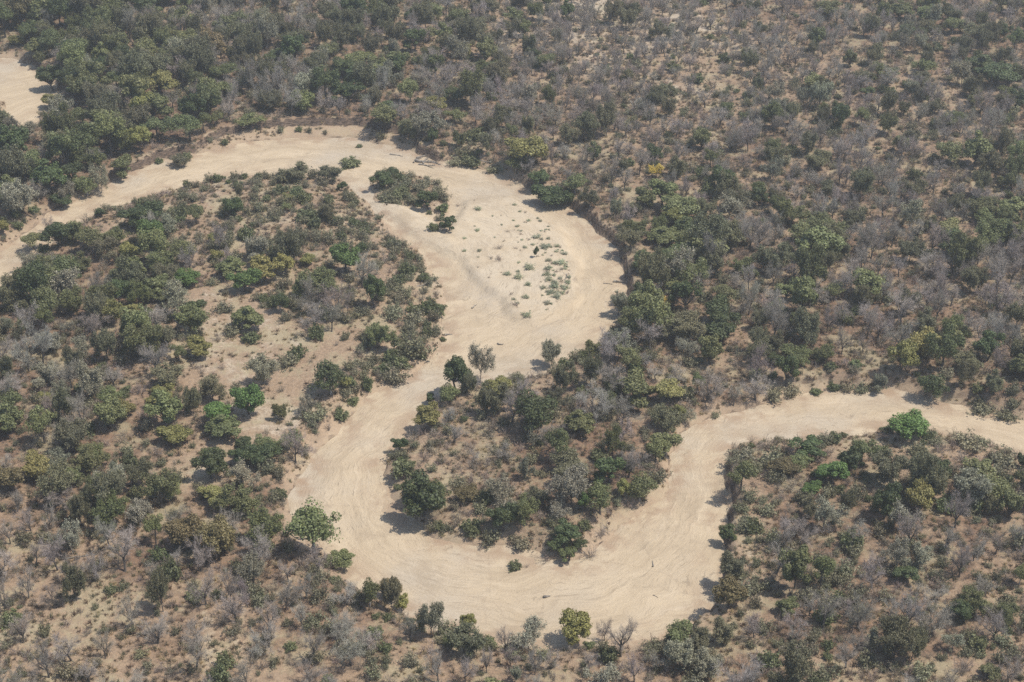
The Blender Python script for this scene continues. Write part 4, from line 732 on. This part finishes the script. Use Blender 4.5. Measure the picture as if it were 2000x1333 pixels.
pl = pl * np.clip(1 + patch * 3.2 * (1 - 0.75 * ss((pl - 0.45) / 0.35)), 0.1, 2) * np.where((py < 300) & (px > 430), 0.85, 1) * np.where((py < 420) & (px > 950), 0.5, 0.70 + 0.22 * ss((pl - 0.6) / 0.3)); pb = pb * np.clip(1 - patch * 2, 0.2, 2) * np.where((py < 760) & (px > 950), 1.35, 1.1)
u = r.random(X.shape); ok = clear_of_marks(X, Y, 1.6) & (s > 2.0)
for i in np.nonzero(ok)[0]:
    if u[i] < pl[i]:
        kd = r.choice(list('DMYOPGN'), p=[.15, .38, .015, .255, .07, .11, .02]) if pl[i] > 0.42 else r.choice(list('DMYOPGN'), p=[.04, .19, .01, .53, .17, .05, .01])
    elif u[i] < pl[i] + pb[i] * (1 - min(pl[i], 1)): kd = 'B'
    else: continue
    w = r.uniform(4.0, 7.6) if kd != 'B' else r.uniform(4.0, 7.4)
    if py[i] > 900: w *= 0.84
    if pl[i] > 0.6: w *= 1.15
    elif py[i] < 480 and px[i] > 950: w *= 0.76
    h_ = w * 1.05 + 0.8; tq = px_per_m(Y[i], 2) * h_ * 0.83; gx, gy = at(px[i], py[i] - tq, 0.0)     # keep the near bank's trees from covering the sand the photograph shows
    if shore(np.array([gx]), np.array([gy]))[0][0] < -0.5:
        continue
    PL.append(dict(x=float(X[i]), y=float(Y[i]), kind=str(kd), w=w, h=w * r.uniform(0.72, 1.4) + 0.8, label=None, mark=False))
X, Y, px, py, s, r = scatter(2.45, 101)
patch = fbm(X / 8, Y / 8, 210, 3) - 0.5
ps = look(SHRUB, px, py) / 9 * np.clip(1 + patch * 3.0, 0.1, 2.2) * 1.1
ps = ps * np.where(in_clearing(px, py), 0.12, 1) * (1 - 0.5 * ss((look(PALE, px, py) - 5.4) / 1.2) * ((px < 760) & (py > 470) & (py < 920)))
inner = (px > 240) & (px < 870) & (py > 335) & (py < 720)      # the scrubby flat inside the upper bend is greener
lower = (px > 1350) & (py > 880)
ok = clear_of_marks(X, Y, 0.3, 0.7) & ~((shore(X, Y)[1] > 2) & (s < 6.3)) & (s > np.where(inner, 1.0, 1.2)) & (r.random(X.shape) < ps)
for i in np.nonzero(ok)[0]:
    g = 0.75 if inner[i] else 0.5 if lower[i] else 0.25
    kd = ('f' if r.random() < 0.2 else 's') if r.random() < g else 'b'
    w = r.uniform(1.3, 3.4); PL.append(dict(x=float(X[i]), y=float(Y[i]), kind=kd, w=w, h=w * r.uniform(0.5, 0.85), label=None, mark=False))
X, Y, px, py, s, r = scatter(1.75, 105)                       # the fine twiggy growth that fills the gaps
patch = fbm(X / 5, Y / 5, 230, 3) - 0.5
ps = np.clip(look(SHRUB, px, py) / 9 * (1 + patch * 3), 0, 1) * 0.62 * np.where(in_clearing(px, py), 0.1, 1) * (1 - 0.5 * ss((look(PALE, px, py) - 5.4) / 1.2) * ((px < 900) & (py > 330) & (py < 920)))
sh4 = shore(X, Y); cliffy = (sh4[1] > 2) & (s > 1) & (s < 6.3)
for i in np.nonzero((s > 1.5) & ~cliffy & (r.random(X.shape) < ps))[0]:
    w = r.uniform(0.8, 2.0); PL.append(dict(x=float(X[i]), y=float(Y[i]), kind='b' if r.random() < 0.68 else 's', w=w, h=w * r.uniform(0.5, 0.9), label=None, mark=False))
# a fringe of low growth on the foot of the banks
X, Y, px, py, s, r = scatter(1.9, 102)
steep = shore(X, Y)[2] < 3; inner = (px > 240) & (px < 870) & (py > 335) & (py < 720)
ok = clear_of_marks(X, Y, 0.2, 0.6) & ~((shore(X, Y)[1] > 2) & (s > 3)) & (s > 0.9) & (s < 6) & (r.random(X.shape) < np.where(inner, 0.30, np.where(steep, 0.16, 0.42)))
for i in np.nonzero(ok)[0]:
    w = r.uniform(0.9, 2.8); kd = r.choice(['s', 'b', 'f'], p=[.5, .33, .17])
    PL.append(dict(x=float(X[i]), y=float(Y[i]), kind=str(kd), w=w, h=w * r.uniform(0.5, 0.8), label=None, mark=False))
# the scattered young plants on the raised bar
X, Y, px, py, s, r = scatter(1.5, 103); sb = sdist(X, Y, WB)[0]
dens = np.where((px > 1060) & (px < 1115) & (py > 500) & (py < 600), 0.75, np.where((px > 1000) & (py < 520), 0.28, 0.07))
for i in np.nonzero((sb < -1) & (s < -3) & (r.random(X.shape) < dens))[0]:
    w = r.uniform(0.5, 1.9 if dens[i] > 0.5 else 1.3); PL.append(dict(x=float(X[i]), y=float(Y[i]), kind=str(r.choice(['f', 's', 's', 'b', 'b'])), w=w, h=w * 0.5, label=None, mark=False))

ax = np.array([p['x'] for p in PL]); ay = np.array([p['y'] for p in PL]); az = surf_z(ax, ay)
qx, qy = to_px(ax, ay, az); qm = px_per_m(ay, az); r = np.random.default_rng(5)
ab = sdist(ax, ay, WB)[0]
for p, z, u, v, q, sbar in zip(PL, az, qx, qy, qm, ab):
    n = len(PROTOS[p['kind']]); p['var'] = int(r.integers(n)); p['z'] = float(z) - 0.03; p['px'] = float(u); p['py'] = float(v); p['size'] = float(p['w'] * q)
    p['rz'] = float(r.random() * 6.283); 
    onbar = sbar < 1 and p['kind'] in 'sf'
    p['tint'] = jitter(TINTS[p['kind']] if not onbar else (0.40, 0.41, 0.27), r)
    if onbar: p['w'] *= 0.85; p['h'] *= 0.7; p['kind'] = 's'; p['var'] %= 4
    tm, cm, rad, top = PROTOS[p['kind']][p['var']]
    p['sx'] = p['w'] / 2 / rad; p['sz'] = p['h'] / top
    if p['kind'] in 'bsf': p['family'] = 'shrub'
    else: p['family'] = 'bare' if p['kind'] == 'B' else 'leafy'

# ---------------------------------------------------------------- which plants stand alone: the 300 of a kind that show largest
LIMIT = {'leafy': 300, 'bare': 300, 'shrub': 300}
for fam, lim in LIMIT.items():
    L = [p for p in PL if p['family'] == fam]
    view = lambda p: 12 < p['px'] < 1988 and 30 < p['py'] < 1325
    L.sort(key=lambda p: (-(1 if p['label'] else 0), -(p['size'] * p['h'] ** 0.5 if view(p) else -1)))
    for k, p in enumerate(L): p['own'] = k < lim and view(p) or (k < lim and bool(p['label']))

# ---------------------------------------------------------------- names and labels
WORDS = {'D': 'dark green dense tree', 'M': 'mid-green leafy tree', 'Y': 'yellow-green tree', 'E': 'bright green tree', 'O': 'thin olive-leaved tree', 'P': 'pale grey-green tree', 'G': 'flat-topped green tree',
         'N': 'brown-olive tree', 'L': 'yellow tree', 'B': 'grey leafless tree', 'b': 'grey leafless bush', 's': 'grey-green bush', 'f': 'green leafy bush'}
ANCH = [p for p in PL if p['label']]
ORD = ['nearest', 'second', 'third', 'fourth', 'fifth', 'sixth', 'seventh', 'eighth', 'ninth', 'tenth', 'eleventh', 'twelfth', 'thirteenth', 'fourteenth', 'fifteenth', 'sixteenth', 'seventeenth', 'eighteenth', 'nineteenth', 'twentieth']
avx = np.array([p['px'] for p in ANCH]); avy = np.array([p['py'] - p['h'] * 4 for p in ANCH]); from collections import defaultdict
buckets = defaultdict(list)
for p in PL:
    if not p['own'] or p['label']: continue
    cy_ = p['py'] - p['h'] * 4; d = (avx - p['px']) ** 2 + (avy - cy_) ** 2; j = int(np.argmin(d)); dx, dy = p['px'] - avx[j], cy_ - avy[j]
    side = ('right of' if dx > 0 else 'left of') if abs(dx) > abs(dy) else ('below' if dy > 0 else 'above')
    buckets[(j, side, p['kind'])].append((float(d[j]), p))
for (j, side, kd), L in buckets.items():
    L.sort(key=lambda t: t[0])
    for n, (d, p) in enumerate(L):
        if len(L) == 1: p['label'] = f"{WORDS[kd]} {side} the {ANCH[j]['label']}"
        else: p['label'] = f"{ORD[min(n, 19)]} {WORDS[kd]} {side} the {ANCH[j]['label']}"
        w = p['label'].split()
        if len(w) > 16: p['label'] = ' '.join(x for i, x in enumerate(w) if not (x in ('the', 'leafy', 'dense') and i > 0 and len(w) > 16))
        w = p['label'].split()
        if len(w) > 16: p['label'] = p['label'].replace('thin olive-leaved', 'olive').replace('grey leafless', 'leafless').replace('flat-topped green', 'flat-topped').replace('pale grey-green', 'pale')
NAMES = {'leafy': ('leafy_tree', 'tree', 'leafy trees of the riverine bush'), 'bare': ('leafless_tree', 'bare tree', 'leafless trees of the dry bush'), 'shrub': ('shrub', 'shrub', 'low shrubs of the dry bush')}
for p in PL:
    if not p['own']: continue
    tm, cm, rad, top = PROTOS[p['kind']][p['var']]; nm, cat, grp = NAMES[p['family']]
    if tm is None:
        root = crown = link(nm, cm)
    else:
        root = bpy.data.objects.new(nm, None); C.objects.link(root); root.empty_display_size = 0.5
        link('trunk', tm, root); crown = link('crown', cm, root)
    root.location = (p['x'], p['y'], p['z']); root.rotation_euler = (0, 0, p['rz']); root.scale = (p['sx'], p['sx'], p['sz'])
    root['label'] = p['label']; root['category'] = cat; root['group'] = grp; crown['tint'] = p['tint']

# ---------------------------------------------------------------- the rest of each kind: one object of instances
def mass(name, label, cat, pts, protos_lists, mats):
    """pts rows: x y z rz sx sz idx tint ; protos_lists: lists of meshes placed together"""
    me = bpy.data.meshes.new(name); n = len(pts); me.vertices.add(n)
    co = np.array([[p[0], p[1], p[2]] for p in pts], np.float32); me.vertices.foreach_set('co', co.ravel())
    def A(k, typ, arr, f): me.attributes.new(k, typ, 'POINT').data.foreach_set(f, np.asarray(arr).ravel())
    A('rot', 'FLOAT_VECTOR', np.array([[0, 0, p[3]] for p in pts], np.float32), 'vector'); A('scl', 'FLOAT_VECTOR', np.array([[p[4], p[4], p[5]] for p in pts], np.float32), 'vector')
    A('tint', 'FLOAT_VECTOR', np.array([p[7] for p in pts], np.float32), 'vector')
    me.attributes.new('idx', 'INT', 'POINT').data.foreach_set('value', np.array([p[6] for p in pts], np.int32))
    o = link(name, me); o['label'] = label; o['category'] = cat; o['kind'] = 'stuff'
    g = bpy.data.node_groups.new(name, 'GeometryNodeTree'); g.interface.new_socket('Geometry', in_out='INPUT', socket_type='NodeSocketGeometry'); g.interface.new_socket('Geometry', in_out='OUTPUT', socket_type='NodeSocketGeometry')
    gi = g.nodes.new('NodeGroupInput'); go = g.nodes.new('NodeGroupOutput'); jo = g.nodes.new('GeometryNodeJoinGeometry')
    def att(k, typ):
        a = g.nodes.new('GeometryNodeInputNamedAttribute'); a.data_type = typ; a.inputs[0].default_value = k; return a.outputs[0]
    rot, scl, idx = att('rot', 'FLOAT_VECTOR'), att('scl', 'FLOAT_VECTOR'), att('idx', 'INT')
    mp = g.nodes.new('GeometryNodeMeshToPoints'); g.links.new(gi.outputs[0], mp.inputs[0])
    e2r = g.nodes.new('FunctionNodeEulerToRotation'); g.links.new(rot, e2r.inputs[0])
    for objs in protos_lists:
        for k, ob in enumerate(objs):               # one source at a time, chosen by its number
            if ob is None: continue
            oi = g.nodes.new('GeometryNodeObjectInfo'); oi.transform_space = 'ORIGINAL'; oi.inputs['Object'].default_value = ob; oi.inputs['As Instance'].default_value = True
            cmp_ = g.nodes.new('FunctionNodeCompare'); cmp_.data_type = 'INT'; cmp_.operation = 'EQUAL'; g.links.new(idx, cmp_.inputs[2]); cmp_.inputs[3].default_value = k
            ip = g.nodes.new('GeometryNodeInstanceOnPoints'); g.links.new(mp.outputs[0], ip.inputs['Points']); g.links.new(oi.outputs['Geometry'], ip.inputs['Instance'])
            g.links.new(cmp_.outputs[0], ip.inputs['Selection']); g.links.new(e2r.outputs[0], ip.inputs['Rotation']); g.links.new(scl, ip.inputs['Scale']); g.links.new(ip.outputs[0], jo.inputs[0])
    g.links.new(jo.outputs[0], go.inputs[0]); md = o.modifiers.new('instances', 'NODES'); md.node_group = g
    return o
def source_of(me):
    for o in scene.objects:
        if o.type == 'MESH' and o.data == me: return o
    return None
SRC = {}
for o in scene.objects:
    if o.type == 'MESH': SRC.setdefault(o.data.name, o)
MASS = {'leafy': ('woodland', 'smaller leafy trees crowding the woodland all around the river', 'woodland'), 'bare': ('leafless_woodland', 'smaller grey leafless trees scattered through the dry bush', 'woodland'),
        'shrub': ('undergrowth', 'countless low grey and green bushes covering the dry soil', 'undergrowth')}
for fam, (nm, lab, cat) in MASS.items():
    L = [p for p in PL if p['family'] == fam and not p['own']]
    meshes = []
    for p in L:
        pr = PROTOS[p['kind']][p['var']]
        if pr[1].name not in [m[1].name for m in meshes]: meshes.append(pr)
    meshes = [m for m in meshes if m[1].name in SRC]; names = [m[1].name for m in meshes]
    pts = []
    for p in L:
        pr = PROTOS[p['kind']][p['var']]; i = names.index(pr[1].name) if pr[1].name in names else 0
        pts.append((p['x'], p['y'], p['z'], p['rz'], p['sx'], p['sz'], i, p['tint']))
    lists = [[SRC[m[1].name] for m in meshes], [SRC[m[0].name] if m[0] else None for m in meshes]]
    mass(nm, lab, cat, pts, lists, None)
# dry grass: clumps everywhere on the open soil
X, Y, px, py, s, r = scatter(0.95, 110)
pale = look(PALE, px, py) / 9; patch = fbm(X / 5, Y / 5, 220, 3)
m = (s > 0.6) & (r.random(X.shape) < np.clip(0.15 + (patch - 0.35) * 1.9, 0, 0.75) * np.where(in_clearing(px, py), 0.3, 1)); X, Y, px, py = X[m], Y[m], px[m], py[m]
Z = land_z(X, Y); pts = []; TG = [(0.26, 0.19, 0.12), (0.42, 0.33, 0.19), (0.17, 0.125, 0.085), (0.20, 0.19, 0.115), (0.23, 0.16, 0.11)]
for i in range(len(X)):
    t = TG[int(r.integers(5))]; sc = r.uniform(0.7, 1.9); pts.append((X[i], Y[i], Z[i], r.random() * 6.28, sc, sc * r.uniform(0.7, 1.3), 0, jitter(t, r)))
# the first clump of each shape is an ordinary object, the rest are instances of it
firsts = []
for k, tmesh in enumerate(TUFT):
    o = link('grass_clump', tmesh); q = pts[k * 50 + 7]; o.location = q[:3]; o.scale = (q[4], q[4], q[5]); o['kind'] = 'stuff'; o['label'] = 'dry grass clump on the open soil'; o['category'] = 'grass'; o['tint'] = q[7]; firsts.append(o)
pts = [q[:6] + (i % 3, q[7]) for i, q in enumerate(pts)]
mass('grass', 'dry grass clumps and dead litter covering the open soil', 'grass', pts, [firsts], None)
print('plants', len(PL), 'own', sum(p['own'] for p in PL), 'marks', N_MARK, 'tufts', len(pts), {f: sum(p['family'] == f for p in PL) for f in LIMIT})

# ---------------------------------------------------------------- fallen and drifted wood
def wood(name, label, cat, px, py, length_px, ang, seed, mat=M_DEAD, rad=0.16, branches=7, group=None):
    x, y = at(px, py, 0.5); z = float(surf_z(np.array([x]), np.array([y]))[0]); x, y = at(px, py, z)
    L = length_px / px_per_m(y, z); rg = np.random.default_rng(seed); segs = []; br = []
    p = np.array([-L / 2, 0, rad * 0.6]); d = np.array([1.0, 0, 0]); n = 7; rr = rad
    for i in range(n):
        d = norm(d + rg.normal(size=3) * np.array([0.12, 0.22, 0.07])); q = p + d * L / n; q[2] = max(q[2], rr * 0.5); segs.append([*p, *q, rr, rr * 0.85]); rr *= 0.85
        if i > 2:
            for k in range(branches // 3):
                a = q.copy(); dd = norm(rot_about(d, 0.7, rg) + np.array([0, 0, 0.35])); ln = L * (0.1 + 0.15 * rg.random())
                for t in range(3): b = a + dd * ln / 3; b[2] = max(b[2], 0.02); br.append([*a, *b, rr * 0.5 / (t + 1), rr * 0.35 / (t + 1)]); a = b; dd = norm(dd + rg.normal(size=3) * 0.3)
        p = q
    V, Q = tubes(segs, 7); root = bpy.data.objects.new(name, None); C.objects.link(root); link('trunk', mesh_from('log', V, [Q], [mat], smooth=True), root)
    if br: V, Q = tubes(br, 4); link('branch', mesh_from('branches', V, [Q], [mat]), root)
    root.location = (float(x), float(y), z); root.rotation_euler = (0, 0, ang); root['label'] = label; root['category'] = cat
    if group: root['group'] = group
GW = 'driftwood on the dry river sand'
wood('driftwood_log', 'small dark log in the middle of the wide sand', 'log', 928, 601, 14, 0.6, 1, rad=0.2, group=GW)
wood('driftwood_log', 'short dark log just above the tall pale tree', 'log', 976, 675, 12, -0.9, 2, rad=0.22, group=GW)
wood('driftwood_log', 'long thin dark log on the right edge of the sandbar', 'log', 1112, 542, 22, -1.1, 3, rad=0.18, group=GW)
wood('driftwood_log', 'dark log with stump near the right cut bank', 'log', 1208, 551, 18, 0.1, 4, rad=0.3, group=GW)
wood('driftwood_log', 'thin log lying level left of the right cut bank log', 'log', 1188, 554, 18, 0.0, 5, rad=0.12, group=GW)
wood('driftwood_log', 'slanting forked log on the lower right sand', 'log', 1280, 1103, 18, 0.9, 6, rad=0.16, group=GW)
wood('driftwood_log', 'dark stump with a trailing root in the lowest bend', 'log', 1069, 1167, 12, 0.1, 7, rad=0.3, group=GW)
wood('driftwood_log', 'small stick on the sand right of the dark stump', 'log', 1281, 1163, 11, 0.0, 8, rad=0.1, group=GW)
wood('driftwood_log', 'dark log at the shore left of the middle sand', 'log', 876, 655, 14, 0.2, 9, rad=0.3, group=GW)
wood('driftwood_log', 'broken limb lying below the outer cut bank top left', 'log', 775, 303, 26, -0.1, 10, rad=0.22, group=GW)
wood('fallen_tree', 'grey fallen tree among bushes left of the sand channel', 'fallen tree', 828, 562, 40, 0.1, 11, rad=0.25, branches=12)
wood('fallen_tree', 'long fallen branch on pale soil lower left', 'fallen tree', 160, 1094, 66, -0.05, 12, rad=0.2)
wood('fallen_tree', 'white broken tree with bent limb near the lower left bank', 'fallen tree', 648, 1140, 26, 0.2, 13, mat=M_PALEBARK, rad=0.22)
wood('fallen_tree', 'fallen tree lying below the outer cut bank shrubs', 'fallen tree', 955, 316, 34, -0.2, 14, rad=0.16)
GH = 'pieces of the driftwood heap'
HEAP = ['topmost weathered limb of the driftwood heap under the cut bank', 'left limb of the driftwood heap under the cut bank', 'thickest trunk of the driftwood heap under the cut bank', 'right limb of the driftwood heap under the cut bank', 'lowest pale limb of the driftwood heap under the cut bank', 'slanting limb in the middle of the driftwood heap']
for k, (dx, dy, a, ln) in enumerate([(0, -8, 0.3, 30), (-13, -2, 1.0, 28), (2, 2, -0.3, 40), (18, 4, -0.8, 28), (6, 8, -0.25, 34), (0, 0, 1.4, 26)]):
    wood('driftwood_limb', HEAP[k], 'driftwood', 829 + dx, 316 + dy, ln, a, 20 + k, mat=M_DEAD, rad=[0.28, 0.22, 0.5, 0.25, 0.28, 0.26][k], branches=21, group=GH)

# ---------------------------------------------------------------- the dusty air
def haze(density=0.00031):
    bm_v = [(-1700, -1700, -20), (1700, -1700, -20), (1700, 1700, -20), (-1700, 1700, -20), (-1700, -1700, 174), (1700, -1700, 174), (1700, 1700, 174), (-1700, 1700, 174)]
    N = NT('haze'); v = N.n('ShaderNodeVolumePrincipled', {'Color': (0.95, 0.97, 0.96, 1), 'Density': density, 'Anisotropy': 0.3}); N.n('ShaderNodeOutputMaterial', {'Volume': v.outputs[0]})
    me = mesh_from('haze', np.array(bm_v, float), [np.array([[3, 2, 1, 0], [4, 5, 6, 7], [0, 1, 5, 4], [1, 2, 6, 5], [2, 3, 7, 6], [3, 0, 4, 7]])], [N.m])
    o = link('haze', me); o['kind'] = 'stuff'; o['label'] = 'thin dusty haze hanging over the bush'; o['category'] = 'haze'
haze()
